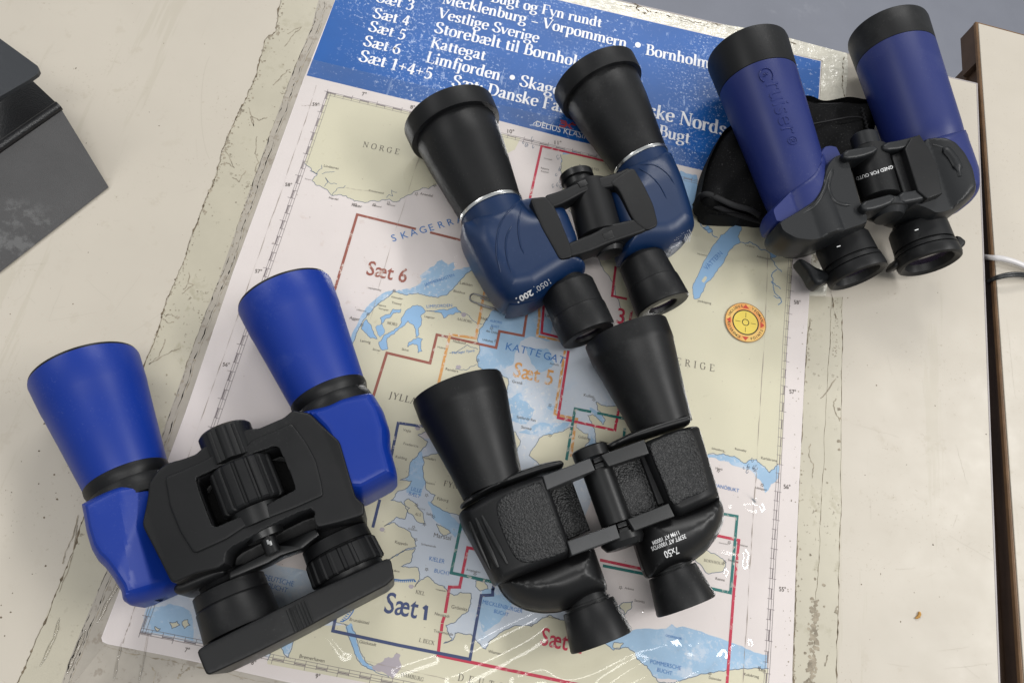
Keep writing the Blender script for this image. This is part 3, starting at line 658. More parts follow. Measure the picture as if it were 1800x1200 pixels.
# inside of the frame
FR = [(577, 163), (1400, 361), (1394.5, 446), (1384, 600), (1371, 849), (1364, 960), (1352, 1170), (1340, 1330), (247, 1111)]
land = Acc(); sea = Acc(); shoal = Acc(); lake = Acc(); coast = Acc(); fr = Acc(); grey = Acc()
Norway = [(577, 163), (915, 243), (905, 263), (887, 272), (850, 290), (800, 312), (764, 326)]
NorC = [(764, 326), (740, 332), (724, 341), (708, 348), (692, 355), (684, 350), (670, 352), (652, 353), (640, 356), (630, 354), (618, 350), (608, 344), (596, 342), (584, 344), (578, 338), (568, 330), (554, 324), (548, 317), (558, 306), (547, 296), (536, 287)]
def crinkle(p, amp=2.4, d=4): return frac(p, amp, d, closed=False)
nc = crinkle(NorC, 4.5); poly_px(land, Norway[:-1] + nc, Z(4)); strip_px(coast, nc, .00040, Z(6))
for br in [[(545, 300), (556, 306), (566, 296), (565, 290)], [(566, 306), (578, 303), (588, 302)], [(570, 328), (576, 320), (572, 312), (580, 322), (592, 324)], [(584, 344), (592, 332), (598, 330), (604, 330), (607, 326)], [(680, 348), (684, 342), (690, 345), (688, 334), (698, 338)]]: strip_px(coast, crinkle(br, 2), .00040, Z(6))
# Jutland and north Germany
West = [(838, 469), (817, 484), (800, 503), (787, 517), (768, 523), (749, 520), (735, 515), (717, 518), (703, 516), (693, 511), (679, 524), (661, 538), (647, 552), (635, 571), (626, 589), (621, 601), (606, 640), (596, 700), (600, 780), (612, 850), (596, 890), (610, 950), (588, 1010), (575, 1060), (575, 1084), (590, 1092), (612, 1098)]
South = [(560, 1099), (540, 1104), (520, 1116), (507, 1155), (500, 1150), (493, 1133), (480, 1135), (470, 1160)]
East = [(861, 552), (852, 566), (843, 578), (840, 594), (843, 613), (838, 629), (840, 643), (852, 649), (875, 650), (893, 665), (890, 690), (850, 710), (800, 720), (770, 745), (735, 764), (752, 776), (741, 791), (732, 803), (721, 813), (719, 835), (703, 843), (724, 845), (716, 857), (698, 864), (687, 879), (705, 881), (720, 892), (712, 912), (697, 908), (675, 924), (694, 918), (706, 926), (719, 933), (730, 949), (732, 959), (706, 970), (681, 984), (712, 966), (730, 963), (722, 987), (705, 995), (735, 997), (738, 1016), (729, 1031), (740, 1018), (751, 1012), (767, 1025), (782, 1031), (780, 1032), (798, 1046), (810, 1040), (828, 1042), (828, 1060), (824, 1072), (806, 1086), (798, 1094), (784, 1098), (786, 1108), (795, 1122), (780, 1130), (796, 1124), (800, 1112), (810, 1112), (828, 1114), (840, 1128), (854, 1140), (858, 1128), (876, 1114), (902, 1100), (934, 1100), (950, 1088), (966, 1080), (1010, 1100), (1072, 1136), (1078, 1142), (1086, 1138), (1104, 1137), (1116, 1146), (1120, 1158), (1138, 1170), (1146, 1184), (1158, 1198), (1178, 1200), (1200, 1194), (1248, 1182), (1278, 1177), (1335, 1173), (1351, 1174)]
Skag = [(838, 469), (868, 452), (890, 468), (880, 510)]
we, ea = crinkle(West, 1.6), crinkle(East, 2.0); so = crinkle(South, 1.6)
poly_px(sea, FR, Z(2) - 1e-5) if False else None
poly_px(land, we[::-1] + Skag[1:] + ea + [(1340, 1329), (470, 1166)] + so[::-1], Z(4))
for p in (we, ea, so): strip_px(coast, p, .00044, Z(6))
# Sweden
Hano = crinkle([(1247, 797), (1262, 799), (1280, 800), (1300, 807), (1310, 814), (1318, 808), (1330, 807), (1345, 820), (1352, 830), (1367, 815)], 3)
SwW = crinkle([(985, 272), (988, 284), (985, 300), (988, 330), (1000, 370), (1040, 440), (1080, 500), (1098, 560), (1088, 650), (1098, 700), (1088, 712), (1060, 712), (1048, 706), (1050, 720), (1064, 738), (1060, 746), (1042, 728), (1033, 730), (1046, 760), (1052, 800), (1110, 830), (1200, 810), (1247, 797)], 3)
poly_px(land, [(1020, 270), (1400, 361), (1394.5, 446), (1384, 600), (1372.5, 815)] + Hano[::-1][1:] + SwW[::-1][1:], Z(4))
for p in (Hano, SwW): strip_px(coast, p, .00044, Z(6))
isl = [[(744, 803), (780, 792), (832, 820), (846, 890), (815, 910), (782, 898), (757, 882), (765, 870), (748, 857), (744, 838), (743, 819)], [(710, 882), (719, 876), (732, 886), (744, 902), (746, 921), (735, 917), (719, 902)], [(767, 920), (782, 927), (792, 936), (779, 941)], [(836, 1020), (852, 1022), (858, 1034), (844, 1038), (836, 1030)], [(930, 800), (945, 776), (960, 764), (980, 760), (1004, 750), (1016, 752), (1034, 762), (1036, 775), (1026, 790), (1010, 830), (960, 830)], [(1221, 981), (1242, 966), (1262, 976), (1276, 988), (1272, 1003), (1245, 1008)], [(298, 1093), (311, 1091), (316, 1098), (302, 1104)], [(272, 1100), (282, 1104), (276, 1109)], [(900, 545), (908, 549), (905, 556), (896, 550)], [(1088, 1064), (1100, 1058), (1112, 1056), (1110, 1068), (1098, 1080)], [(1080, 1128), (1096, 1130), (1090, 1140), (1078, 1138)], [(320, 1092), (330, 1088), (334, 1098), (324, 1104)], [(890, 770), (905, 758), (915, 775), (905, 800), (885, 800)], [(735, 640), (741, 642), (739, 648)]]
for p in isl[:-1]:
    q = frac(p, 2.4, 3); poly_px(land, q, Z(5)); strip_px(coast, q + [q[0]], .00042, Z(6))
for k in range(26):   # skerries off the Norwegian and Swedish coasts
    a, b = random.choice([(random.uniform(918, 940), random.uniform(244, 268)), (980 + random.gauss(0, 5), random.uniform(275, 330)), (1322 + random.gauss(0, 10), 822 + random.gauss(0, 4))])
    r = random.uniform(1, 3); q = [(a + r * math.cos(t) * random.uniform(.5, 1.2), b + 1.5 * r * math.sin(t)) for t in np.linspace(0, 5.4, 7)]; strip_px(coast, q, .00034, Z(6))
# waters
poly_px(sea, [(690, 770), (800, 770), (840, 640), (860, 560), (900, 520), (1000, 560), (1085, 700), (1070, 800), (1000, 980), (1010, 1130), (860, 1150), (780, 1130), (730, 1040), (690, 1000), (660, 930), (680, 860)], Z(2))
poly_px(sea, frac([(247, 1111), (268, 1040), (330, 1000), (480, 990), (600, 1010), (600, 1105), (520, 1165)], 4, 3), Z(2))
poly_px(shoal, frac([(693, 511), (712, 508), (731, 503), (740, 496), (738, 484), (749, 475), (756, 470), (763, 468), (768, 460), (777, 456), (787, 466), (798, 461), (800, 470), (796, 475), (815, 470), (838, 467), (838, 469), (817, 486), (800, 506), (787, 520), (768, 526), (749, 523), (735, 518), (717, 521)], 2.5, 3), Z(3))
poly_px(shoal, frac([(693, 509), (672, 516), (650, 534), (632, 560), (619, 586), (612, 610), (621, 606), (640, 575), (664, 540)], 1.5, 2), Z(3))
poly_px(shoal, frac([(862, 548), (876, 540), (895, 545), (930, 535), (958, 550), (974, 568), (966, 600), (930, 592), (915, 600), (902, 640), (880, 652), (850, 655), (830, 640), (832, 590)], 3, 3), Z(3))
for p in [[(925, 610), (960, 612), (975, 640), (950, 655), (935, 640)], [(892, 700), (915, 690), (940, 720), (925, 745), (900, 740)], [(955, 720), (968, 706), (976, 712), (972, 722)], [(910, 760), (950, 742), (1005, 742), (990, 760), (955, 770)], [(700, 800), (740, 790), (748, 850), (740, 872), (715, 866), (712, 830)], [(752, 880), (790, 900), (815, 925), (800, 945), (780, 925), (760, 910)], [(1040, 1130), (1085, 1110), (1150, 1105), (1200, 1100), (1290, 1130), (1349, 1150), (1349, 1176), (1200, 1198), (1150, 1190), (1110, 1155), (1060, 1140)], [(1160, 1110), (1180, 1096), (1200, 1112), (1190, 1126)], [(1234, 800), (1260, 806), (1290, 818), (1320, 826), (1338, 846), (1345, 866), (1356, 850), (1370, 836), (1370, 812), (1300, 798)], [(1195, 300), (1225, 308), (1222, 372), (1190, 360)], [(247, 1110), (258, 1070), (300, 1060), (335, 1075), (340, 1126)], [(992, 264), (1014, 268), (1000, 290), (994, 300), (986, 290)], [(848, 1035), (880, 1030), (900, 1060), (880, 1090), (850, 1110), (836, 1080)], [(1036, 716), (1062, 730), (1064, 742), (1048, 740)], [(1040, 765), (1052, 780), (1050, 800), (1034, 790)], [(494, 1120), (520, 1110), (508, 1150), (498, 1148)]]:
    q = frac(p, 2.6, 3)
    if p[0][0] < 1190 or p[0][0] > 1200: poly_px(shoal, q, Z(3))
    else: poly_px(lake, q, Z(5.5))
# lakes and fjords on the land
LK = [[(1282, 401), (1292, 396), (1303, 392), (1304, 401), (1297, 416), (1303, 426), (1286, 437), (1276, 452), (1261, 476), (1240, 500), (1229, 524), (1220, 525), (1217, 506), (1229, 479), (1249, 440), (1267, 413)],
 [(717, 543), (726, 537), (740, 538), (748, 547), (740, 554), (741, 568), (735, 578), (736, 589), (731, 592), (727, 571), (717, 564), (707, 575), (693, 587), (680, 595), (682, 613), (672, 615), (666, 601), (675, 589), (693, 580), (706, 566), (707, 557)],
 [(635, 578), (644, 561), (654, 578), (663, 596), (651, 594)], [(668, 559), (676, 554), (686, 552), (691, 543), (705, 543), (704, 549), (692, 550), (686, 558), (676, 562), (670, 570)], [(749, 546), (773, 544), (787, 545), (803, 540), (812, 550), (801, 549), (787, 554), (780, 559), (776, 550)], [(717, 610), (719, 601), (735, 593), (743, 596), (740, 608), (742, 617), (735, 620), (733, 606), (725, 604)], [(1352, 442), (1362, 440), (1372, 446), (1362, 453), (1354, 452)], [(1236, 400), (1244, 396), (1252, 405), (1246, 410)], [(660, 575), (672, 570), (676, 582), (668, 592)]]
for p in LK:
    q = frac(p, 1.8, 3); poly_px(lake, q, Z(5.5)); strip_px(coast, q + [q[0]], .00034, Z(6))
q = frac([(1233, 494), (1240, 485), (1243, 488), (1237, 497)], 1, 1); poly_px(land, q, Z(5.8))
for p in [[(1232, 385), (1232, 396), (1240, 404), (1250, 402), (1252, 412), (1262, 418)], [(1303, 426), (1318, 425), (1330, 432), (1352, 444), (1372, 446), (1392, 450)], [(1355, 452), (1366, 470), (1374, 478)], [(1366, 474), (1356, 484), (1358, 496), (1372, 508)], [(1356, 494), (1362, 515), (1374, 530), (1368, 536)], [(1360, 520), (1372, 524)]]:
    strip_px(lake, crinkle(p, 2.4), .0008, Z(5.5)); strip_px(coast, crinkle(p, 2.4), .00044, Z(6))
strip_px(lake, crinkle([(612, 1098), (620, 1118), (630, 1150), (640, 1166), (660, 1178)], 2), np.linspace(.0042, .0014, 33), Z(5.5))
strip_px(coast, crinkle([(606, 1096), (614, 1120), (625, 1150), (636, 1168), (660, 1180), (684, 1190)], 2), .00040, Z(6))
strip_px(coast, crinkle([(618, 1100), (626, 1118), (635, 1148), (643, 1163), (662, 1175)], 2), .00040, Z(6))
for p in [[(820, 552), (838, 568), (848, 570)], [(790, 620), (806, 616), (822, 606), (840, 614)], [(800, 648), (820, 650), (838, 640)], [(812, 550), (820, 552)]]: strip_px(coast, crinkle(p, 2), .0004, Z(6))
poly_px(grey, frac([(654, 1172), (668, 1164), (676, 1156), (690, 1155), (698, 1147), (704, 1150), (706, 1168), (700, 1180), (690, 1192), (676, 1182)], 4, 3), Z(5.4))
for c in [(815, 553), (723, 1030), (672, 930), (806, 645), (734, 752)]:
    poly_px(grey, frac([(c[0] + 5 * math.cos(t), c[1] + 4 * math.sin(t)) for t in np.linspace(0, 5.2, 6)], 2, 2), Z(5.4))
for A, M, nm in ((sea, SEA, 'deep_water'), (shoal, SHOAL, 'shallow_water'), (land, LAND, 'land_area'), (lake, LAKE, 'lake_area'), (grey, GREYI, 'city_area')): A.split(nm, M, mp)
tag(coast.build('coast_line', COAST, mp), kind='stuff')
# frame with degree ticks
def rail(p, off):   # offset line in the map plane
    W = [P(*q, Z(7))[:2] for q in p]; a = nrm(W[-1] - W[0]); n = np.array([-a[1], a[0]]) * off; return [(*(x + n), Z(7)) for x in W]
TL, BL = (575, 161), (245, 1113); TR = (1400, 359); BRr = (1340, 1332)
left = [TL, (518, 326), (480, 437), BL]; right = [TR, (1394, 446), (1383.5, 600), (1372, 849), (1365, 960), (1353.6, 1170), BRr]; top = [TL, (895, 237), TR]; bot = [BL, (360, 1136), (680, 1200), BRr]
for line, sg in ((left, 1), (right, -1), (top, -1), (bot, 1)):
    for off in (0, .0014, .0032): strip(fr, rail(line, sg * off), .00028, Z(7))
    W0, W1 = P(*line[0], Z(7))[:2], P(*line[-1], Z(7))[:2]; L = np.linalg.norm(W1 - W0); a = (W1 - W0) / L; n = np.array([-a[1], a[0]]) * sg; stp = .0066
    for k in range(int(L / stp)):
        o = W0 + a * stp * k
        if k % 2 == 0: fr.add([(*(o + n * .0004), Z(7) + 1e-5), (*(o + a * stp + n * .0004), Z(7) + 1e-5), (*(o + a * stp + n * .0010), Z(7) + 1e-5), (*(o + n * .0010), Z(7) + 1e-5)], [(0, 1, 2, 3)])
        fr.add([(*(o - n * (.002 if k % 3 == 0 else .0003)), Z(7) + 2e-5), (*(o + a * .0003 - n * (.002 if k % 3 == 0 else .0003)), Z(7) + 2e-5), (*(o + a * .0003 + n * .0032), Z(7) + 2e-5), (*(o + n * .0032), Z(7) + 2e-5)], [(0, 1, 2, 3)])
tag(fr.build('border_frame', FRAMEI, mp), kind='stuff')
# route boxes of the chart sets
RT = {'brown_red': [[(729, 402), (628, 377), (590, 504), (556, 600)], [(758, 409), (818, 424), (870, 440)], [(641, 745), (680, 620), (756, 638), (768, 588), (872, 611), (878, 582), (920, 590), (929, 532), (936, 500)]],
 'orange': [[(854, 502), (836, 594), (791, 588), (771, 673), (755, 740)], [(948, 535), (948, 560), (944, 590), (982, 598), (1010, 603)], [(993, 618), (975, 728), (1014, 736), (1010, 752), (1004, 800)]],
 'crimson': [[(932, 347), (952, 257), (1046, 279), (1080, 288)], [(956, 535), (952, 585), (980, 592), (1010, 600)], [(1082, 470), (1076, 520), (1100, 525)], [(1110, 548), (1107, 566)], [(999, 618), (981, 734), (1081, 756), (1083, 742)], [(1084, 740), (1088, 716)], [(1057, 984), (1132, 1000)], [(1262, 941), (1299, 949), (1290, 1040), (1278, 1200), (1272, 1250)], [(839, 965), (822, 962), (808, 1031), (790, 1031), (783, 1074)], [(780, 1086), (778, 1092)], [(777, 1098), (776, 1106)], [(774, 1114), (770, 1151), (900, 1178), (1020, 1203), (1200, 1240)]],
 'green': [[(1037, 723), (1011, 718), (1006, 746)], [(1052, 726), (1096, 735)], [(1005, 752), (996, 806)], [(1098, 754), (1096, 772)], [(812, 914), (793, 1006), (874, 1024)], [(1062, 994), (1137, 1009)], [(1268, 902), (1296, 907), (1284, 1041), (1252, 1034)]],
 'navy': [[(742, 749), (700, 743), (684, 820)], [(667, 880), (656, 924)], [(606, 1072), (592, 1076), (585, 1108), (700, 1133), (826, 1158), (846, 1046), (866, 1045), (866, 1036)], [(867, 1034), (868, 1026)]]}
for i, (k, ls) in enumerate(RT.items()):
    for j, l in enumerate(ls):
        a = Acc()
        W = [P(*q, Z(8 + i * .5)) for q in l]
        for s in range(len(W) - 1):   # square mitred corners: extend each run by half the line width
            d = nrm(W[s + 1] - W[s]); n = 6; e = .0009 if True else 0
            strip(a, [W[s] - d * e + (W[s + 1] - W[s] + 2 * d * e) * t / n for t in range(n + 1)], .0019, Z(8 + i * .5) + (s % 3) * 2e-6)
        a.build('route_line', INK[k], mp)
ZT = Z(11)
# title lettering
for s, p0, p1 in [('Bugt og Fyn rundt', (862, 3), (1057, 49)), ('Mecklenburg – Vorpommern', (776, 6), (1101, 85)), ('•', (1110, 88), (1130, 93)), ('Bornholm', (1134, 96), (1247, 121)), ('Vestlige Sverige', (769, 31), (946, 76)), ('Storebælt til Bornholm', (762, 57), (1036, 123)), ('Kattegat', (755, 83), (852, 107)), ('Limfjorden', (747, 109), (878, 142)), ('•', (889, 144), (907, 149)), ('Skagerrak', (912, 151), (1034, 181)), ('Danske Nords', (1082, 190), (1276, 239)), ('Sæt: Danske Farvan', (793, 151), (1036, 210)), ('e Bugt', (1136, 234), (1212, 253)), ('Sæt 3', (660, 3), (725, 19)), ('Sæt 4', (654, 31), (718, 46)), ('Sæt 5', (646, 54), (710, 71)), ('Sæt 6', (637, 80), (702, 96)), ('Sæt 1+4+5', (629, 107), (757, 140))]:
    t = Acc(); wserif(t, s, p0, p1, ZT, asp=1.16, heavy=1.0); t.build('title_lettering', WHITE, mp)
t = Acc(); wsans(t, 'DELIUS KLASING', (941, 222), (1046, 249), ZT, 1.2); strip_px(t, [(939, 222), (938, 217), (943, 214), (1000, 228), (1040, 238)], .0005, ZT); t.build('publisher_lettering', WHITE, mp)
t = Acc()
for pts in [[(985, 212), (994, 214), (996, 219), (992, 223), (983, 221)], [(986, 216), (994, 218)], [(1008, 216), (999, 221), (1005, 227)], [(1003, 218), (1012, 220)]]: strip_px(t, pts, .0016, ZT)
t.build('publisher_mark', INK['red'], mp)
# set names
for s, p0, p1, k in [('Sæt 6', (643, 482), (713, 497), 'brown_red'), ('Sæt 5', (901, 661), (970, 677), 'orange'), ('Sæt', (674, 1075), (732, 1086), 'navy'), ('Sæt 2', (949, 1132), (1022, 1148), 'crimson'), ('3', (1083, 567), (1096, 570), 'crimson')]:
    t = Acc(); wsans(t, s, p0, p1, ZT, 1.22, .012)
    if k == 'navy': strip_px(t, [(747, 1089), (750, 1064)], .0021, ZT); strip_px(t, [(750.6, 1064), (744, 1069)], .0017, ZT + 3e-6)
    t.build('set_lettering', INK[k], mp)
# country names
for s, p0, p1, hv, tr in [('NORGE', (637, 258), (701, 272), .62, .30), ('SVERIGE', (1158, 634), (1256, 653), .62, .36), ('JYLLAND', (683, 699), (754, 716), .8, .12), ('FYN', (779, 853), (804, 859), .8, .12), ('LÜBECK', (736, 1127), (763, 1133), .7, .02), ('HAMBURG', (704, 1187), (744, 1197), .75, .06), ('DEUTSCHLAND', (804, 1195), (990, 1237), .62, .55), ('AALBORG', (803, 562), (830, 568), .7, .02), ('KIEL', (730, 1042), (746, 1046), .8, .02), ('MORS', (680, 569), (698, 573), .8, .02), ('ALS', (729, 905), (740, 907), .8, .02), ('BORNHOLM', (1237, 986), (1273, 993), .7, .1), ('DALSLAND', (1017, 293), (1052, 301), .7, .1)]:
    t = Acc(); wserif(t, s, p0, p1, ZT, 1.1, hv, tr); t.build('country_lettering', INK['black'], mp)
t = Acc()
def letter(ch, u, v, du, dv, h):
    V, F = sans(ch); A_ = P(u, v, ZT); e = nrm(P(u + du, v + dv, ZT) - A_)[:2]; n = np.array([-e[1], e[0]]); sz = h / .69
    t.add([(*(A_[:2] + sz * (e * q[0] + n * q[1])), ZT) for q in V], F)
for k, ch in enumerate('SKAGERRA'): letter(ch, 690 + k * 16.3, 425 - k * 4.6, 9, -2.6, .0056)
for k, ch in enumerate('KATTEGAT'): letter(ch, 887 + k * 13.2, 614 + k * 2.4 + .1 * k * k, 9, 2 + .3 * k, .0056)
for s, p0, p1, a in [('JAMMERBUGTEN', (747, 503), (799, 485), 1), ('LIMFJORDEN', (750, 541), (795, 539), 1), ('ALBORG', (861, 565), (882, 569), 1.1), ('BUGT', (863, 574), (877, 577), 1.1), ('LILLE', (722, 861), (740, 866), 1.1), ('BÆLT', (718, 869), (738, 875), 1.1), ('KIELER', (754, 984), (781, 990), 1.1), ('BUCHT', (763, 1005), (790, 1011), 1.1), ('MECKLENBURGER', (848, 1060), (918, 1077), 1.1), ('BUCHT', (868, 1076), (893, 1083), 1.1), ('HANÖBUKT', (1255, 855), (1299, 865), 1.1), ('POMMERSCHE', (1143, 1165), (1197, 1177), 1.1), ('BUCHT', (1155, 1179), (1181, 1186), 1.1), ('ODERBANK', (1170, 1118), (1199, 1124), 1), ('VÄTTERN', (1243, 475), (1271, 446), 1.1), ('DEUTSCHE', (462, 1017), (515, 1030), 1.1), ('BUCHT', (470, 1032), (504, 1041), 1.1), ('Mariager Fjord', (795, 622), (834, 618), 1)]:
    b = Acc(); wsans(b, s, p0, p1, ZT, a); b.build('sea_lettering', INK['blue'], mp)
hatch = [(675, 1011), (690, 1017), (706, 1019), (728, 1018), (731, 1022)]
strip_px(t, hatch, .0007, ZT)
for k in range(16):
    u = 677 + k * 3.4; vv = np.interp(u, [h[0] for h in hatch[:4]], [h[1] for h in hatch[:4]]); strip_px(t, [(u, vv), (u + .6, vv + 4)], .0006, ZT)
h2 = [(625, 1062), (620, 1075), (612, 1086), (602, 1092)]; strip_px(t, h2, .0007, ZT)
for k in range(9):
    f = k / 8; u = 625 - 23 * f; vv = 1062 + 30 * f ** .8; strip_px(t, [(u, vv), (u - 4, vv - 1)], .0006, ZT)
tag(t.build('sea_lettering', INK['blue'], mp), kind='stuff')
# small place names and degree numbers
t = Acc()
TN = [('Thisted', 688, 533, 17), ('Hanstholm', 670, 509, -22), ('Klitmøller', 688, 523, 20), ('Løkken', 808, 499, 22), ('Blokhus', 797, 513, 20), ('Hirtshals', 842, 492, 17), ('Nørre', 664, 537, 14), ('Vorupør', 665, 543, 18), ('Lildstrand', 627, 545, 16), ('Agger', 614, 560, 18), ('Lemvig', 633, 600, 18), ('Struer', 655, 615, 14), ('Skive', 706, 615, 12), ('Løgstør', 746, 557, 18), ('Hobro', 769, 611, 14), ('Hadsund', 796, 601, 22), ('Randers', 783, 650, 22), ('Als Odde', 854, 583, 22), ('Hals', 845, 561, 12), ('Udbyhøj', 848, 598, 18), ('Grenå', 900, 672, 18), ('Vejle', 708, 757, 14), ('Fredericia', 709, 781, 26), ('Kolding', 695, 804, 20), ('Middelfart', 742, 805, 24), ('Assens', 748, 849, 16), ('Fåborg', 768, 878, 20), ('Kappeln', 694, 954, 22), ('Schleimünde', 740, 957, 26), ('Gråsten', 717, 930, 16), ('Sønderborg', 733, 893, 14), ('Marstal', 762, 943, 30), ('Søby', 749, 904, 12), ('Laboe', 690, 1003, 12), ('Neustadt', 764, 1080, 26), ('Burgstaaken', 820, 1002, 24), ('Heiligenhafen', 766, 1036, 18), ('Grömitz', 793, 1068, 28), ('Travemünde', 762, 1110, 34), ('Wismar', 858, 1146, 22), ('Brunsbüttel', 614, 1090, 34), ('Glückstadt', 631, 1129, 30), ('Bremerhaven', 526, 1155, 44), ('Cuxhaven', 546, 1100, 18), ('Mariestad', 1226, 447, 16), ('Karlsborg', 1310, 432, 16), ('Askersund', 1330, 452, 24), ('Jönköping', 1226, 530, 24), ('Sölvesborg', 1251, 789, 22), ('Ronneby', 1292, 790, 20), ('Karlskrona', 1338, 806, 28), ('Hanö', 1258, 824, 12), ('Utklippan', 1328, 858, 20), ('Hammerhavn', 1264, 954, 16), ('Christiansø', 1294, 957, 20), ('Svaneke', 1280, 985, 18), ('Rønne', 1258, 1018, 16), ('Warnemünde', 960, 1084, 24), ('Arkona', 1098, 1034, 16), ('Sassnitz', 1115, 1056, 18), ('Kołobrzeg', 1308, 1186, 26), ('Dziwnów', 1246, 1192, 22), ('Leba', 1334, 1178, 12), ('Lindesnes', 569, 293, 26), ('Farsund', 536, 315, 10), ('Mandal', 578, 349, 16), ('Kristiansand', 648, 336, 26), ('Lillesand', 654, 362, 16), ('Arendal', 738, 342, 22), ('Grimstad', 680, 360, 14), ('Risør', 618, 362, 18), ('Strömstad', 956, 279, 14), ('Norra', 951, 297, 14), ('Koster', 951, 302, 14), ('Samsø', 916, 752, 18), ('Kullen', 1026, 696, 18), ('Gilleleje', 1016, 769, 22), ('Helsingør', 1054, 776, 16), ('Anholt', 966, 640, 16), ('Sjællands Rev', 908, 734, 34), ('Læsø', 958, 556, 14)]
R = random.Random(5)
for s, u, vv, wd in TN: wsans(t, s, (u, vv), (u + wd, vv + wd * .2), ZT, 1.0)
for u, vv in [(838, 469), (693, 511), (647, 552), (636, 571), (864, 577), (872, 599), (840, 633), (1263, 827), (1340, 852), (1282, 953), (1274, 987), (1248, 1183), (1335, 1173), (934, 1098), (1091, 1032), (967, 712), (746, 921), (750, 870), (731, 948), (727, 926), (732, 887), (762, 908), (750, 1000), (835, 1008), (1044, 702), (967, 765), (764, 326), (625, 360), (658, 360), (683, 357), (732, 341)]:
    q = [(u + (3.2 if k % 2 else 1.3) * math.sin(k * math.pi / 5), vv - (3.2 if k % 2 else 1.3) * math.cos(k * math.pi / 5)) for k in range(11)]
    strip_px(t, q, .00022, ZT)
for s, u, vv in [("7°", 636, 168), ("8°", 721, 191), ("10°", 892, 234), ("11°", 975, 254), ("7°", 324, 1145), ("8°", 441, 1167), ("9°", 554, 1191), ("59°", 549, 186), ("58°", 501, 327), ("57°", 448, 479), ("56°", 391, 643), ("58°", 1396, 534), ("57°", 1388, 691), ("56°", 1378, 858), ("55°", 1370, 1038)]:
    wsans(t, s, (u, vv), (u + 4 * len(s), vv + 1), ZT, 1.1, .01)
tag(t.build('place_lettering', INK['black'], mp), kind='stuff')
fd = Acc()
for pts, wd in [([(556, 150), (500, 320), (440, 490), (352, 740), (232, 1080), (216, 1130)], .0005), ([(1352, 380), (1344, 600), (1330, 830), (1318, 1000), (1306, 1200)], .0006), ([(760, 210), (690, 420), (640, 600)], .0003), ([(640, 1160), (800, 1196)], .0004), ([(600, 330), (660, 338)], .0003), ([(530, 186), (566, 184)], .0004)]:
    e2 = frac(pts, 1.2, 4, closed=False); RR = random.Random(9); strip_px(fd, e2, np.array([wd * max(.05, RR.random() * 1.4 - .2) for _ in e2]), Z(12))
for k in range(260):
    u, v = random.uniform(420, 1380), random.uniform(190, 1180); c = P(u, v, Z(12)); r = random.uniform(.00012, .00034); th = random.uniform(0, 6)
    fd.add([c + np.array([r * math.cos(q + th) * random.uniform(.5, 1.8), r * math.sin(q + th), 0]) for q in np.linspace(0, 5.6, 6)], [tuple(range(6))])
tag(fd.build('crease_and_spot', mat('paper_crease', (.36, .31, .27), .6, .3), mp), kind='stuff')
# transparent cover sheet with a few creases, so that lamps glint along them
PL = bpy.data.materials.new('clear_plastic_cover'); PL.use_nodes = True; nt = PL.node_tree; N = nt.nodes; L = nt.links
for n_ in list(N): N.remove(n_)
out = N.new('ShaderNodeOutputMaterial'); mx = N.new('ShaderNodeMixShader'); tr = N.new('ShaderNodeBsdfTransparent'); gl = N.new('ShaderNodeBsdfGlossy'); fz = N.new('ShaderNodeFresnel')
gl.inputs['Roughness'].default_value = .075; fz.inputs['IOR'].default_value = 1.45; tr.inputs[0].default_value = (.985, .98, .97, 1)
tc = N.new('ShaderNodeTexCoord'); nn = N.new('ShaderNodeTexNoise'); nn.inputs['Scale'].default_value = 55; nn.inputs['Detail'].default_value = 2; bp = N.new('ShaderNodeBump'); bp.inputs['Strength'].default_value = .09; bp.inputs['Distance'].default_value = .0012
L.new(tc.outputs['Object'], nn.inputs['Vector']); L.new(nn.outputs[0], bp.inputs['Height']); L.new(bp.outputs[0], gl.inputs['Normal']); L.new(bp.outputs[0], fz.inputs['Normal'])
L.new(fz.outputs[0], mx.inputs[0]); L.new(tr.outputs[0], mx.inputs[1]); L.new(gl.outputs[0], mx.inputs[2]); L.new(mx.outputs[0], out.inputs[0])
RIDGE = [([(830, 1128), (878, 1102), (935, 1076)], .0022, 1.0), ([(800, 1185), (870, 1152), (930, 1122), (966, 1092)], .0026, 1.0), ([(915, 1185), (955, 1170), (985, 1195), (1030, 1188), (1080, 1160), (1120, 1140), (1170, 1128)], .0028, 1.3), ([(1060, 1205), (1110, 1172), (1160, 1150), (1185, 1138)], .0026, 1.1), ([(1060, 1014), (1090, 995)], .002, .8), ([(1085, 1065), (1118, 1040)], .0022, .9), ([(1098, 1090), (1122, 1072)], .0022, .9), ([(1284, 884), (1308, 884), (1330, 893)], .0022, .8), ([(1300, 868), (1318, 882)], .0018, .7), ([(1232, 958), (1270, 962), (1302, 974)], .0022, .9), ([(1228, 998), (1262, 990), (1300, 992)], .0022, .9), ([(1236, 1018), (1268, 1006)], .0018, .8), ([(700, 1170), (760, 1150)], .002, .6), ([(1000, 1060), (1040, 1030)], .002, .7), ([(1190, 1196), (1240, 1168), (1252, 1150)], .002, .8), ([(1225, 1180), (1262, 1150)], .003, 1.1), ([(1140, 1140), (1180, 1120), (1215, 1130)], .003, .9), ([(580, 1110), (608, 1145)], .002, .5), ([(780, 940), (830, 935), (850, 950)], .004, .6), ([(1290, 1132), (1310, 1130)], .002, .8)]
def segd(px, py, a, b):
    ab = b - a; tt = np.clip(((px - a[0]) * ab[0] + (py - a[1]) * ab[1]) / (ab @ ab), 0, 1); return np.hypot(px - a[0] - tt * ab[0], py - a[1] - tt * ab[1])
pin = np.array([P(a, b)[:2] for a, b in PAPERP])
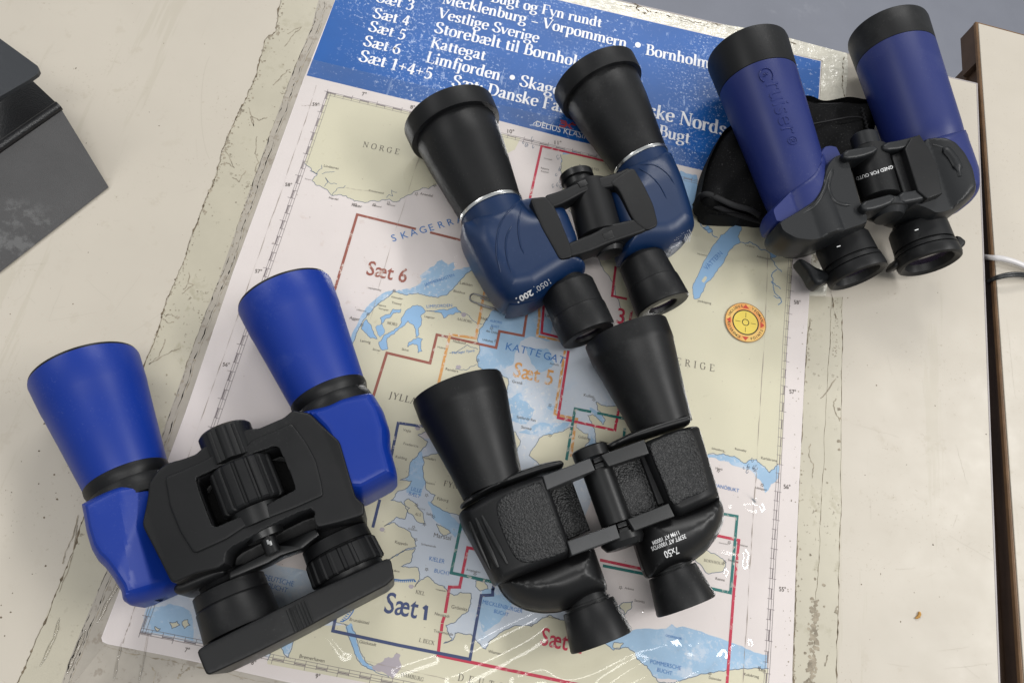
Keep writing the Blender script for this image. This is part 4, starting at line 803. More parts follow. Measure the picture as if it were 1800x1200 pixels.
def inside(px, py, poly):
    r = np.zeros(px.shape, bool); j = len(poly) - 1
    for i in range(len(poly)):
        a, b = poly[i], poly[j]; c = ((a[1] > py) != (b[1] > py)) & (px < (b[0] - a[0]) * (py - a[1]) / (b[1] - a[1] + 1e-12) + a[0]); r ^= c; j = i
    return r
# finer grid where the creases are
def cover(xa, xb, ya, yb, g):
    nx, ny = int(round((xb - xa) / g)) + 1, int(round((yb - ya) / g)) + 1
    gx, gy = np.meshgrid(np.linspace(xa, xb, nx), np.linspace(ya, yb, ny)); h = .0013 + .00042 * np.sin(gx * 40 + 2 * np.sin(gy * 22)) * np.sin(gy * 33 + gx * 9)
    for pts, wd, amp in RIDGE:
        W = np.array([P(a, b)[:2] for a, b in pts]); Wc = W
        for _ in range(2):
            q = [Wc[0]]
            for i in range(len(Wc) - 1): q += [Wc[i] * .75 + Wc[i + 1] * .25, Wc[i] * .25 + Wc[i + 1] * .75]
            Wc = np.array(q + [Wc[-1]])
        d = np.min([segd(gx, gy, Wc[i], Wc[i + 1]) for i in range(len(Wc) - 1)], 0); wd2 = wd * 1.7; h = h + amp * .0013 * np.exp(-(d / wd2) ** 2)
    ok = inside(gx, gy, pin); V = np.stack([gx, gy, h], -1).reshape(-1, 3); okq = ok[:-1, :-1] & ok[:-1, 1:] & ok[1:, :-1] & ok[1:, 1:]
    jj, ii = np.nonzero(okq); a0 = jj * nx + ii; Fq = np.stack([a0, a0 + 1, a0 + nx + 1, a0 + nx], 1)
    used = np.unique(Fq); re = -np.ones(len(V), int); re[used] = np.arange(len(used)); return V[used], re[Fq].tolist()
Vc, Fc = cover(.215, .66, -.13, .33, .0009)
mk('plastic_cover', Vc, Fc, PL, mp, sharp=180)
for pts, r_ in FOLDS:
    r_ *= .6; sweep('plastic_fold', [P(a, b, .0006) for a, b in frac(pts, 1.5, 2, closed=False)], [.0001, r_, r_ * .7, r_, .0001], PL, mp, segs=10, flat=1.8)

# ================================================================== finishes
RUB = mat('black_rubber', (.0048, .0050, .0056), .44, .30, bump=(2600, .12, .0001), var=(30, .12), rvar=(25, .05))
RUB2 = mat('charcoal_rubber', (.0066, .0068, .0074), .46, .27, bump=(2600, .14, .0001), var=(30, .10), rvar=(30, .05))
SATIN = mat('satin_black_plastic', (.005, .0052, .0056), .36, .42, bump=(2200, .06, .0001), rvar=(22, .05))
GLOSS = mat('glossy_black_plastic', (.003, .003, .0034), .40, .45, rvar=(18, .05))
METAL = mat('cast_grey_metal', (.042, .043, .045), .5, .5, bump=(2400, .3, .0002), var=(60, .1))
LEATH = mat('pebbled_leatherette', (.0075, .0078, .0083), .42, .42, vor=(780, .95, .0006))
VOID = mat('recess_shade_black', (.002, .002, .002), .7, .2)  # near-zero black, stands for the shade inside recesses and openings
BLUE = mat('bright_blue_rubber', (.0012, .0255, .24), .42, .40, bump=(2400, .09, .0001), var=(12, .06), rvar=(14, .05))
NAVY = mat('dark_blue_rubber', (.0030, .0185, .066), .38, .42, bump=(2400, .09, .0001), var=(14, .08), rvar=(14, .05))
NAVYG = mat('dark_blue_gloss', (.003, .018, .064), .32, .42)
PURP = mat('violet_blue_rubber', (.0105, .0200, .122), .43, .40, bump=(2400, .09, .0001), var=(12, .07), rvar=(14, .05))
GREYR = mat('slate_grey_rubber', (.0080, .0090, .0104), .42, .36, bump=(2400, .1, .0001), var=(16, .1))
SILV = mat('bright_metal_ring', (.78, .78, .76), .25, .5, metal=1.0)
STEEL = mat('steel', (.55, .55, .54), .3, .5, metal=1.0)
GLASS = mat('coated_lens', (.02, .012, .03), .05, .8, coat=.5)
LETW = mat('white_print', (.72, .72, .72), .5, .3)
LETG = mat('grey_print', (.42, .43, .45), .5, .3)
FAB = mat('black_fabric', (.0042, .0042, .0046), .8, .12, bump=(1500, .5, .0006), var=(40, .2))
speckle(FAB, (.10, .10, .10), 900, .70, .74, amt=.6)
FABT = mat('black_binding', (.010, .010, .011), .6, .25, bump=(900, .3, .0004))
for M_, c_ in ((RUB, (.03, .03, .03)), (RUB2, (.04, .04, .04)), (BLUE, (.05, .08, .30)), (NAVY, (.03, .05, .11)), (PURP, (.05, .06, .16)), (GREYR, (.04, .04, .045)), (SATIN, (.03, .03, .03))):
    speckle(M_, c_, 700, .66, .72, gate=(25, .45, .62), amt=.6)
    speckle(M_, c_, 24, .56, .72, gate=(9, .45, .65), amt=.25)
def wrap(acc, A, B, rfun, V, F, along, t0, th0, sc, lift):
    """lay flat lettering round a tube: along = 'axis' (reads towards B) or 'circ' (reads against the angle)"""
    A = np.array(A); B = np.array(B); a = nrm(B - A); u = nrm(np.cross(a, [0, 0, 1])); v = np.cross(u, a); L = np.linalg.norm(B - A); out = []
    for x, y, z in V:
        if along == 'axis': t = t0 + x * sc / L; r = rfun(t); th = th0 + y * sc / r
        else: t = t0 + y * sc / L; r = rfun(t); th = th0 - x * sc / r
        rr = r + lift + z * sc; out.append(A + a * t * L + rr * (math.cos(th) * u + math.sin(th) * v))
    acc.add(out, F)
def stops(fit, prof): return fit
def cone(name, fit, prof, M, parent, **k):
    A, B, r0, r1 = fit; return lathe(name, A, B, prof, M, parent, rf=r0, rr=r1, **k)
def lens(fit, parent, t=.05, k=.86):
    A, B, r0, r1 = fit; return lathe('objective_lens', A, B, [(t, .02), (t, k * .6), (t + .02, k), (t + .06, k)], GLASS, parent, rf=r0, rr=r1)

# ================================================================== bright blue binoculars
zc = .0
fAl = tube_fit((49, 684), (243, 617), (147, 870), (295, 812)); fAr = tube_fit((416, 543), (584, 495), (513, 720), (641, 667))
A = empty('binoculars', (*P(370, 900)[:2], 0), 'bright blue and black rubber binoculars lying nearest the lower left corner', 'binoculars', 'binoculars laid out on the chart')
for f in (fAl, fAr):
    o = cone('objective_barrel', f, [(.05, .86), (.012, .9), (.012, 1.0), (.03, 1.012), (.14, 1.018), (.27, 1.026), (.28, 1.020), (.6, 1.008), (.97, 1.0), (1.0, .985), (1.03, .97)], BLUE, A)
    o['label'] = 'bright blue barrel'
    cone('objective_rim', f, [(.06, .8), (-.012, .86), (-.018, .93), (-.010, .975), (.011, .985), (.012, .86)], RUB, o)
    lens(f, o)
    cone('barrel_collar', f, [(.98, .96), (.995, 1.015), (1.03, 1.03), (1.06, 1.01), (1.085, .985), (1.11, 1.03), (1.16, 1.075), (1.23, 1.09), (1.26, 1.0)], RUB, A)
TOP = max(fAl[0][2], fAr[0][2]) + .0275
sl = slab('prism_housing', [(156, 892), (160, 912), (165, 942), (174, 972), (185, 991), (197, 1002), (212, 1022), (224, 1042), (226, 1058), (237, 1066), (257, 1060), (302, 1040), (330, 1025), (330, 980), (300, 900), (290, 850), (266, 846), (215, 862)], .036, .006, TOP - .0006, .008, .018, BLUE, A, sm=2, nb=8, rbot=.016, q_=.10, sharp=14, zfun=folds([((236, 1060), (226, 965), .55), ((226, 965), (262, 862), .30), ((170, 990), (270, 925), -.0)]))
sl2 = slab('prism_housing', [(530, 735), (575, 722), (600, 710), (656, 699), (675, 730), (686, 765), (687, 795), (697, 832), (699, 845), (690, 855), (640, 882), (610, 880), (590, 840), (570, 780), (540, 750)], .036, .006, TOP - .0006, .008, .018, BLUE, A, sm=2, nb=8, rbot=.016, q_=.10, sharp=14, zfun=folds([((640, 690), (668, 790), -.0), ((690, 845), (600, 740), -.0), ((628, 762), (705, 830), .0), ((650, 880), (676, 780), -.0), ((640, 720), (672, 845), .0)]))
AR = arch((398, 765), (470, 955), .0055, .052)
bd = slab('centre_body', [(262, 850), (280, 826), (295, 816), (327, 808), (347, 801), (362, 788), (400, 770), (440, 757), (457, 756), (500, 736), (515, 722), (545, 726), (575, 755), (597, 775), (612, 827), (625, 872), (640, 886), (640, 904), (600, 918), (562, 928), (545, 922), (520, 938), (460, 968), (400, 990), (385, 1000), (345, 1008), (302, 1026), (275, 972), (249, 922), (260, 872)], TOP + .001, .012, TOP + .0010, .0012, .0012, RUB2, A, sm=2, nb=4, res=.0010, q_=.10, zfun=AR)
pn = slab('top_panel', [(292, 840), (330, 826), (362, 812), (384, 800), (400, 812), (425, 800), (447, 776), (480, 762), (514, 745), (540, 780), (556, 810), (566, 850), (569, 872), (520, 895), (472, 914), (440, 924), (400, 950), (343, 974), (318, 935), (300, 890)], TOP + .002, TOP - .002, TOP + .0022, .0010, .0007, RUB2, A, sm=2, nb=3, res=.0010, q_=.08, zfun=AR)
hole = lambda: slab('cutter', [(344, 845), (350, 838), (478, 786), (488, 785), (493, 790), (521, 855), (519, 865), (386, 927), (376, 926), (371, 918)], TOP + .004, TOP - .020, TOP + .02, .0004, .0004, VOID, None, sm=1, nb=2)
cut(bd, hole()); cut(pn, hole())
cut(bd, slab('cutter', [(403, 966), (440, 948), (470, 930), (545, 893), (556, 902), (553, 914), (562, 931), (470, 972), (398, 1004), (398, 984)], TOP, TOP - .024, TOP + .02, .0004, .0004, VOID, None, sm=1, nb=2))
slab('focus_well', [(338, 842), (486, 778), (528, 862), (376, 935)], TOP, TOP - .0195, TOP - .0185, .0004, .0004, VOID, A, sm=1, nb=2)  # floor of the cut, blackened to hold the shade of the recess
wA = P(421, 818, TOP - .0035); wB = P(450, 893, TOP - .0035); 
wf = (wA, wB, .0178, .0178)
lathe('focus_wheel', wA, wB, [(0, .3), (0, .88), (.02, .95), (.06, 1), (.94, 1), (.98, .95), (1, .88), (1, .3)], RUB2, A, segs=192, mod=lambda th, t: 1 - .05 * (abs((th * 15 / (2 * math.pi)) % 1 - .5) < .11) - .015 * (abs((th * 15 / (2 * math.pi)) % 1 - .5) < .20), rf=.0178, rr=.0178, sharp=18)
hA, hB = P(394, 757, TOP - .0045), P(428, 848, TOP - .0045)
hc = lathe('hinge_hub', hA, hB, [(-.02, .6), (0, .92), (.04, 1), (.62, 1), (.66, .85), (1.0, .8)], SATIN, A, rf=.0152, rr=.0152)
for s in (-.62, 0, .62):
    d = nrm(hB - hA); sd = np.cross(d, [0, 0, 1]); c0 = hA + sd * s * .011 + np.array([0, 0, .0150 * math.sqrt(max(0, 1 - (s * .72) ** 2))])
    pts = [c0 + d * .002, c0 + d * .021]; sweep('hub_rib', pts, .0012 if s else .0022, RUB2, hc, segs=6, flat=1.4)
tA, tB = P(447, 890, TOP - .0045), P(468, 945, TOP - .006)
hb = lathe('hinge_hub', tA, tB, [(0, .85), (.05, 1), (.55, 1), (.6, .75), (1, .7)], SATIN, A, rf=.0145, rr=.0145)
lathe('focus_shaft', P(460, 920, TOP - .001), P(481, 972, TOP - .001), [(0, .9), (.2, 1), (.35, 1), (.36, .6), (.5, .6), (.51, 1), (1, 1)], SATIN, A, rf=.0042, rr=.0042)
for u, v in ((474, 950), (470, 948)):
    lathe('shaft_screw', P(u, v, TOP + .002), P(u + 3, v + 9, TOP + .002), [(0, .8), (.1, 1), (.9, 1), (1, .8)], STEEL, A, segs=16, rf=.0013, rr=.0013)
slab('focus_bridge', [(402, 1004), (462, 973), (487, 957), (555, 928), (562, 940), (533, 964), (495, 977), (472, 990), (404, 1018)], TOP - .009, TOP - .022, TOP - .008, .001, .001, SATIN, A, sm=0, nb=3)
slab('end_fairing', [(302, 1026), (345, 1006), (388, 992), (398, 1000), (400, 1010), (350, 1030), (318, 1044), (304, 1042)], TOP - .012, .01, TOP - .010, .004, .006, RUB2, A, sm=1)
slab('end_fairing', [(556, 918), (640, 888), (640, 905), (600, 918), (563, 930)], TOP - .002, .01, TOP - .0005, .003, .003, RUB2, A, sm=1)
zE = .031
eL = tube_fit((338, 1056), (464, 1006), (360, 1137), (492, 1074), z=zE); eR = tube_fit((531, 972), (645, 922), (556, 1043), (678, 985), z=zE)
o = cone('eyepiece', eL, [(-.30, .72), (-.06, .78), (-.02, .97), (0, 1), (.30, 1.0), (.31, .985), (.33, 1.0), (.36, 1.02), (1.0, 1.02), (1.05, .9)], RUB, A)
o = cone('eyepiece', eR, [(-.30, .74), (-.04, .8), (-.02, .97), (0, 1), (.28, 1.0), (.29, .93), (1.0, .93), (1.05, .9)], RUB, A)
cone('dioptre_ring', eR, [(.30, .93), (.32, 1.02), (.36, 1.05), (.84, 1.05), (.88, 1.02), (.90, .93)], RUB2, o, segs=180, mod=lambda th, t: 1.0 - .035 * (abs((th * 20 / (2 * math.pi)) % 1 - .5) < .30), sharp=20)
cp = slab('eyecup_cover', [(355, 1145), (361, 1138), (420, 1108), (490, 1073), (552, 1042), (620, 1012), (681, 984), (688, 988), (694, 1024), (600, 1073), (535, 1108), (450, 1151), (377, 1185), (370, 1182)], .046, .006, .0585, .0010, .0014, RUB, A, sm=1, res=.0015, q_=.15)
for k in range(7):
    u = 504 + k * 5.2; v = 1071 - k * 2.9; a = P(u, v, .0585); b = P(u + 16, v + 40, .0585); sweep('grip_ridge', [a, b], .0006, RUB2, cp, segs=6)

# ================================================================== black binoculars
fBl = tube_fit((727, 712), (881, 655), (810, 872), (916, 826)); fBr = tube_fit((1029, 612), (1173, 562), (1112, 765), (1214, 725))
B = empty('binoculars', (*P(1010, 880)[:2], 0), 'all black binoculars with leatherette panels, marked 7x50 in white', 'binoculars', 'binoculars laid out on the chart')
for f in (fBl, fBr):
    o = cone('objective_barrel', f, [(.06, .84), (.0, .9), (-.005, .95), (.0, 1.0), (.03, 1.01), (.16, 1.045), (.21, 1.055), (.225, 1.045), (.4, 1.03), (.8, 1.0), (1.0, 1.0), (1.06, 1.0)], RUB, A if False else B)
    lens(f, o)
BT = .0555
def flange(px): return slab('housing_flange', px, .046, .030, BT - .0045, .0025, .008, SATIN, B, sm=2, nb=5, res=.0012, q_=.15)
flange([(809, 884), (860, 850), (915, 826), (955, 813), (985, 808), (992, 814), (990, 822), (952, 832), (910, 846), (860, 864), (812, 892)])
flange([(1065, 781), (1110, 759), (1170, 738), (1206, 729), (1212, 734), (1216, 744), (1170, 758), (1110, 776), (1068, 794)])
rl1 = roll((900, 846), (950, 1004), .050); rl2 = roll((1232, 900), (1184, 752), .030)
hb1 = slab('prism_housing', [(809, 893), (860, 868), (912, 848), (950, 836), (958, 840), (980, 900), (1004, 968), (998, 980), (940, 1002), (876, 1027), (868, 1012), (846, 970), (817, 918)], .046, .008, BT, .0055, .010, RUB2, B, sm=2, nb=8, res=.0012, q_=.13, rbot=.02, zfun=rl1)
hb2 = slab('prism_housing', [(1122, 784), (1140, 774), (1170, 762), (1226, 744), (1235, 747), (1250, 800), (1267, 862), (1268, 876), (1230, 892), (1190, 910), (1172, 900), (1150, 850)], .046, .008, BT, .0055, .010, RUB2, B, sm=2, nb=8, res=.0012, q_=.13, rbot=.02, zfun=rl2)
slab('inner_wall', [(960, 862), (1005, 845), (1037, 932), (997, 950)], .030, .008, .032, .001, .001, LEATH, B, sm=0)
slab('inner_wall', [(1068, 808), (1150, 775), (1190, 882), (1100, 916)], BT - .011, .010, BT - .010, .001, .001, LEATH, B, sm=0)
slab('wall_strip', [(1125, 803), (1142, 797), (1178, 880), (1157, 888)], BT - .008, .010, BT - .0075, .001, .001, RUB2, B, sm=0)
slab('leather_panel', [(874, 880), (890, 868), (930, 852), (948, 846), (954, 852), (976, 910), (998, 962), (992, 972), (960, 982), (925, 990), (910, 984), (898, 968), (880, 925), (873, 895)], BT, BT - .006, BT + .0006, .0012, .0008, LEATH, B, sm=1, nb=4, res=.0012, zfun=rl1)
slab('leather_panel', [(1141, 782), (1150, 774), (1205, 752), (1222, 756), (1236, 800), (1248, 850), (1244, 862), (1200, 878), (1190, 888), (1180, 884), (1166, 848), (1146, 800)], BT, BT - .006, BT + .0006, .0012, .0008, LEATH, B, sm=1, nb=4, res=.0012, zfun=rl2)
for (a, b) in (((826, 916), (862, 1000)), ((836, 910), (876, 996)), ((847, 906), (892, 990))):
    fs = surf(hb1); pts = [fs(a[0] + (b[0] - a[0]) * t, a[1] + (b[1] - a[1]) * t, .0001)[0] for t in np.linspace(0, 1, 7)]
    sweep('grip_rib', pts, [.0006, .0013, .0014, .0013, .0006], SATIN, hb1, segs=8, flat=1.4)
c1 = slab('prism_cap', [(872, 1014), (935, 990), (1000, 962), (1042, 948), (1047, 962), (1060, 1000), (1074, 1038), (1030, 1058), (990, 1075), (955, 1077), (925, 1071), (900, 1058), (883, 1040)], .037, .008, BT - .0016, .020, .025, GLOSS, B, sm=2, nb=12, res=.0012, q_=.2)
c2 = slab('prism_cap', [(1106, 912), (1150, 898), (1185, 890), (1228, 876), (1262, 862), (1268, 876), (1275, 895), (1275, 918), (1266, 940), (1246, 967), (1222, 985), (1196, 999), (1160, 1010), (1142, 1016), (1134, 1000)], .037, .008, BT - .0016, .020, .025, GLOSS, B, sm=2, nb=12, res=.0012, q_=.2)
for px in ([(1056, 800), (1062, 797), (1132, 772), (1141, 797), (1070, 820)], [(954, 836), (1037, 805), (1046, 826), (961, 861)], [(997, 951), (1082, 921), (1090, 945), (1005, 976)], [(1103, 912), (1175, 884), (1186, 907), (1115, 933)]):
    slab('hinge_arm', px, BT, BT - .016, BT + .0006, .0008, .0008, METAL if px[0][0] < 1050 else mat('painted_grey_arm', (.015, .0155, .016), .45, .5, bump=(1800, .3, .0002)), B, sm=0, res=None)
hA, hB = P(1046, 815, .042), P(1086, 925, .042)
hz = lathe('hinge_tube', hA, hB, [(.04, .9), (.05, 1), (.95, 1), (.96, .9)], SATIN, B, rf=.0098, rr=.0098)
lathe('hinge_cap', P(1035, 787, .041), P(1042, 806, .041), [(-.02, .3), (0, .92), (.12, 1), (1, 1)], SATIN, B, rf=.0118, rr=.0118)
lathe('hinge_cap', P(1090, 938, .041), P(1099, 963, .041), [(0, 1), (.5, 1.02), (.6, .98), (.9, .85), (1.0, .5), (1.02, .1)], SATIN, B, rf=.0135, rr=.0135)
for (u, v) in ((1050, 806), (1052, 816), (1092, 920), (1095, 930)):
    slab('hinge_knuckle', [(u - 9, v + 1), (u + 8, v - 5), (u + 11, v + 3), (u - 6, v + 9)], .052, .040, .0535, .0006, .0006, SATIN, B, sm=0, res=None)
eBl = tube_fit((990, 1080), (1078, 1047), (1003, 1149), (1113, 1108), z=.030); eBr = tube_fit((1140, 1018), (1223, 988), (1154, 1084), (1260, 1047), z=.030)
for e in (eBl, eBr):
    o = cone('eyepiece', e, [(-.45, .84), (-.10, .84), (-.09, .92), (-.05, .92), (-.04, .86), (.02, .86)], SATIN, B)
    cone('eyecup', e, [(0, .85), (0, .985), (.02, 1.0), (.5, 1.0), (.93, 1.0), (.985, .98), (1.0, .95), (.99, .80), (.75, .75)], RUB, o)
    cone('ocular_lens', e, [(.78, .03), (.78, .7), (.74, .76)], GLASS, o)
t = Acc(); fs = surf(c2)
for s, p0, p1 in [('7x50', (1190, 960), (1166, 969)), ('357FT AT 1000YDS', (1204, 938), (1144, 961)), ('119M AT 1000M', (1192, 932), (1146, 951))]:
    V, F = sans(s, 0, .014); decal(t, fs, V, F, p0, p1, 1.35)
t.build('lettering', LETW, B)

# ================================================================== dark blue binoculars
fCl = tube_fit((731, 262), (874, 206), (811, 392), (917, 350)); fCr = tube_fit((995, 196), (1125, 129), (1079, 305), (1176, 268))
C = empty('binoculars', (*P(1010, 390)[:2], 0), 'dark blue binoculars with matt black barrels and thin silver rings', 'binoculars', 'binoculars laid out on the chart')
for f in (fCl, fCr):
    o = cone('objective_barrel', f, [(-.10, .86), (.0, .97), (.3, 1.0), (.96, 1.0), (1.0, 1.0), (1.02, .95)], RUB2, C)
    cone('objective_cap', f, [(-.20, .02), (-.21, .93), (-.225, .99), (-.21, 1.035), (-.03, 1.075), (-.005, 1.07), (.0, 1.02), (.01, .9)], RUB, o); lens(f, o, -.16, .84)
    cone('silver_ring', f, [(.978, .9), (.983, 1.025), (1.0, 1.035), (1.016, 1.03), (1.022, .9)], SILV, C)
    cone('housing_shoulder', f, [(1.012, .9), (1.02, 1.0), (1.10, 1.015), (1.35, 1.03), (1.6, .9)], NAVY, C)
CT = .0555
cs = slab('prism_housing', [(811, 395), (815, 418), (834, 457), (855, 492), (873, 518), (888, 532), (905, 534), (940, 527), (958, 515), (1005, 486), (1030, 475), (1027, 465), (1016, 456), (1018, 431), (993, 369), (962, 354), (938, 351), (918, 354), (870, 370), (822, 393)], .040, .007, CT, .014, .018, NAVY, C, sm=2, nb=10, res=.0012, q_=.16, zfun=hug(fCl, .0004, .012, 1.0, 1.45))
for pts in ([(910, 358), (890, 376), (878, 398), (873, 425), (874, 452), (880, 478)], [(900, 396), (892, 412), (889, 430), (891, 452), (899, 480)], [(918, 360), (912, 385), (911, 405), (915, 430), (922, 448)]):
    fs = surf(cs); q = [fs(u, v, -.0001)[0] for u, v in cr(pts, 4)]; sweep('raised_line', q, [.0002] + [.0007] * 6 + [.0002], NAVYG, cs, segs=6, smooth_n=1)
cs2 = slab('prism_housing', [(1081, 312), (1112, 292), (1150, 276), (1178, 270), (1187, 292), (1201, 330), (1215, 375), (1220, 400), (1214, 413), (1195, 430), (1172, 440), (1130, 442), (1096, 450), (1090, 425), (1079, 392), (1062, 342)], .040, .007, CT, .014, .018, NAVY, C, sm=2, nb=10, res=.0012, q_=.16, zfun=hug(fCr, .0004, .012, 1.0, 1.45))
for pts in ([(1125, 290), (1150, 290), (1172, 304), (1186, 324)], [(1122, 296), (1140, 306), (1160, 326), (1172, 350)]):
    fs = surf(cs2); q = [fs(u, v, -.0001)[0] for u, v in cr(pts, 4)]; sweep('raised_line', q, [.0002] + [.0007] * 6 + [.0002], NAVYG, cs2, segs=6, smooth_n=1)
fr1 = slab('hinge_frame', [(931, 349), (960, 346), (976, 366), (1003, 432), (1006, 452), (984, 457), (968, 428), (953, 402), (940, 372)], CT, CT - .012, CT + .0008, .0008, .0008, RUB2, C, sm=2, nb=3, res=.001, q_=.15)
slab('hinge_frame', [(1087, 332), (1070, 322), (1112, 293), (1130, 323), (1148, 360), (1157, 397), (1136, 406), (1113, 389)], CT, CT - .012, CT + .0008, .0008, .0008, RUB2, C, sm=2, nb=3, res=.001, q_=.15)
slab('hinge_arm', [(952, 347), (985, 337), (1012, 324), (1030, 317), (1046, 315), (1080, 307), (1108, 294), (1112, 316), (1095, 326), (1070, 332), (1047, 335), (1027, 340), (1006, 352), (980, 365), (958, 370)], CT - .002, CT - .014, CT + .0004, .0018, .002, RUB2, C, sm=1, res=.001)
slab('hinge_arm', [(984, 436), (996, 430), (1020, 420), (1045, 410), (1066, 396), (1080, 394), (1113, 387), (1138, 381), (1156, 396), (1135, 408), (1100, 420), (1082, 426), (1062, 433), (1045, 441), (1015, 451), (984, 457)], CT - .002, CT - .014, CT + .0004, .0018, .002, RUB2, C, sm=1, res=.001)
hA, hB = P(1032, 328, .041), P(1056, 418, .041)
lathe('hinge_tube', hA, hB, [(0, .9), (.02, 1), (.98, 1), (1, .9)], RUB2, C, rf=.0158, rr=.0158)
kn = lathe('hinge_knob', P(1012, 306, .042), P(1019, 330, .042), [(-.03, .3), (0, .92), (.06, 1), (.5, 1), (.55, .85), (1, .85)], SATIN, C, rf=.0122, rr=.0122)
kn2 = lathe('hinge_knob', P(1066, 428, .042), P(1073, 449, .042), [(0, .95), (.45, 1), (.5, .9), (.55, .9), (.6, .8), (.9, .68), (1.0, .4), (1.02, .1)], SATIN, C, rf=.0130, rr=.0130)
slab('hinge_scale', [(1014, 322), (1028, 316), (1034, 325), (1020, 331)], .0555, .045, .0565, .0005, .0005, SATIN, C, sm=0, res=None)
slab('hinge_scale', [(1058, 412), (1075, 405), (1080, 418), (1063, 424)], .0555, .045, .0562, .0005, .0005, SATIN, C, sm=0, res=None)
eCl = tube_fit((952, 527), (1042, 488), (992, 613), (1079, 568), z=.031); eCr = tube_fit((1088, 473), (1168, 443), (1121, 558), (1212, 520), z=.031)
for e in (eCl, eCr):
    o = cone('eyepiece', e, [(-.35, .7), (-.08, .72), (-.05, .9), (0, .97), (.03, 1.0), (.50, 1.0), (.505, .985)], RUB2, C)
    cone('eyecup', e, [(.5, .98), (.51, 1.02), (.55, 1.035), (.93, 1.035), (.985, 1.01), (1.0, .97), (.995, .60), (.985, .55), (.9, .5)], RUB, o)
    cone('ocular_lens', e, [(.93, .03), (.93, .5), (.9, .55)], GLASS, o)
cl_ = slab('end_lip', [(890, 534), (920, 520), (960, 490), (985, 466), (1010, 462), (1030, 470), (1030, 476), (1004, 486), (958, 516), (940, 528), (905, 536)], .040, .012, .0415, .004, .004, NAVY, C, sm=1)
t = Acc(); fs = surf(cs, cl_); V, F = sans('2001', 0, .03); decal(t, fs, V, F, (934, 509), (906, 524), .8); t.build('lettering', LETW, C)
t = Acc(); V, F = sans('1050|', 0, .0); decal(t, fs, V, F, (964, 490), (939, 506), .9); t.build('lettering', LETG, C)
t = Acc(); fs = surf(cs2)
for s, p0, p1 in [('|| ||', (1213, 406), (1199, 413)), ('||| |||', (1212, 412), (1190, 420)), ('|||| |||', (1211, 417), (1186, 424))]:
    V, F = sans(s, 0, 0); decal(t, fs, V, F, p0, p1, .9)
t.build('lettering', LETG, C)

# ================================================================== pouch under the violet binoculars
pz = lambda x, y, z: z if z < .004 else z + .0034 * math.sin(x * 90 + y * 30) * math.sin(y * 75) + .0015 * math.sin(x * 230 - y * 140)
po = slab('fabric_pouch', [(1281, 226), (1263, 242), (1246, 277), (1236, 302), (1227, 342), (1219, 366), (1231, 381), (1277, 384), (1334, 386), (1362, 398), (1405, 392), (1480, 330), (1530, 246), (1530, 196), (1512, 186), (1470, 181), (1425, 184), (1380, 186), (1330, 196)], .012, .0006, .024, .012, .020, FAB, None, sm=2, nb=8, zfun=pz)
tag(po, 'black fabric carrying pouch squashed under the violet blue binoculars', 'pouch')
sweep('flap_edge', [P(u, v, z) for u, v, z in [(1222, 362, .010), (1232, 343, .022), (1245, 340, .026), (1270, 352, .0275), (1292, 362, .028), (1318, 368, .027), (1334, 378, .022)]], .0016, FABT, po, smooth_n=2, flat=1.6)
sweep('flap_edge', [P(u, v, z) for u, v, z in [(1222, 370, .006), (1234, 354, .018), (1252, 360, .021), (1284, 374, .019), (1320, 384, .014), (1352, 394, .008)]], .0015, FABT, po, smooth_n=2, flat=1.6)
slab('pouch_opening_shade', [(1234, 357), (1252, 362), (1284, 376), (1310, 384), (1275, 384), (1236, 381)], .014, .001, .0165, .001, .001, VOID, po, sm=1)  # solid black piece standing in for the shade inside the pouch mouth
sweep('seam', [P(u, v, .0265) for u, v in [(1424, 219), (1460, 212), (1500, 205), (1522, 208)]], .0007, FABT, po, smooth_n=1)
sweep('seam', [P(u, v, z) for u, v, z in [(1424, 183, .012), (1450, 184, .018), (1490, 183, .018), (1526, 192, .014)]], .0012, FABT, po, smooth_n=1)
zp = [P(1513 + k * .9 + (k % 2) * 3, 190 + k * 3.4, .0275) for k in range(16)]
sweep('zip', zp, .0011, FABT, po, segs=6)

# ================================================================== violet blue binoculars
DZ = .043
fDl = tube_fit((1244, 122), (1386, 65), (1345, 366), (1462, 325), z=DZ); fDr = tube_fit((1491, 88), (1633, 28), (1560, 278), (1697, 231), z=DZ)
D = empty('binoculars', (*P(1490, 280)[:2], 0), 'violet blue binoculars with slate grey ends, propped on a black pouch', 'binoculars', 'binoculars laid out on the chart')
for i, f in enumerate((fDl, fDr)):
    e = 1.0 if i == 0 else 1.02
    o = cone('objective_barrel', f, [(.23, .93), (.232, 1.0), (.24, 1.002), (.6, 1.0), (.93, 1.0), (1.0, .99), (1.1, .93), (1.15, .8)], PURP, D)
    cone('objective_hood', f, [(.06, .84), (-.004, .9), (-.010, .95), (-.002, .99), (.02, 1.006), (.2, 1.004), (.228, 1.002), (.23, .9)], RUB2, D); lens(f, o)
DT = DZ + max(fDl[2], fDl[3]) * .93
slab('prism_housing', [(1350, 372), (1358, 396), (1372, 398), (1400, 392), (1440, 372), (1470, 330), (1482, 290), (1474, 272), (1468, 261), (1455, 258), (1442, 260), (1420, 300), (1372, 350)], DT - .016, .028, DT - .0022, .011, .022, PURP, D, sm=2, nb=8, rbot=.02, q_=.15, zfun=hug(fDl, .0010, .018))
dl_ = slab('prism_housing', [(1361, 397), (1392, 379), (1420, 361), (1434, 337), (1446, 297), (1460, 281), (1473, 276), (1485, 282), (1507, 365), (1520, 388), (1519, 400), (1470, 417), (1425, 432), (1392, 428), (1368, 414)], DT - .012, .032, DT + .0008, .008, .014, GREYR, D, sm=2, nb=8, res=.0012, q_=.15, rbot=.018, zfun=hug(fDl, .0022, .024))
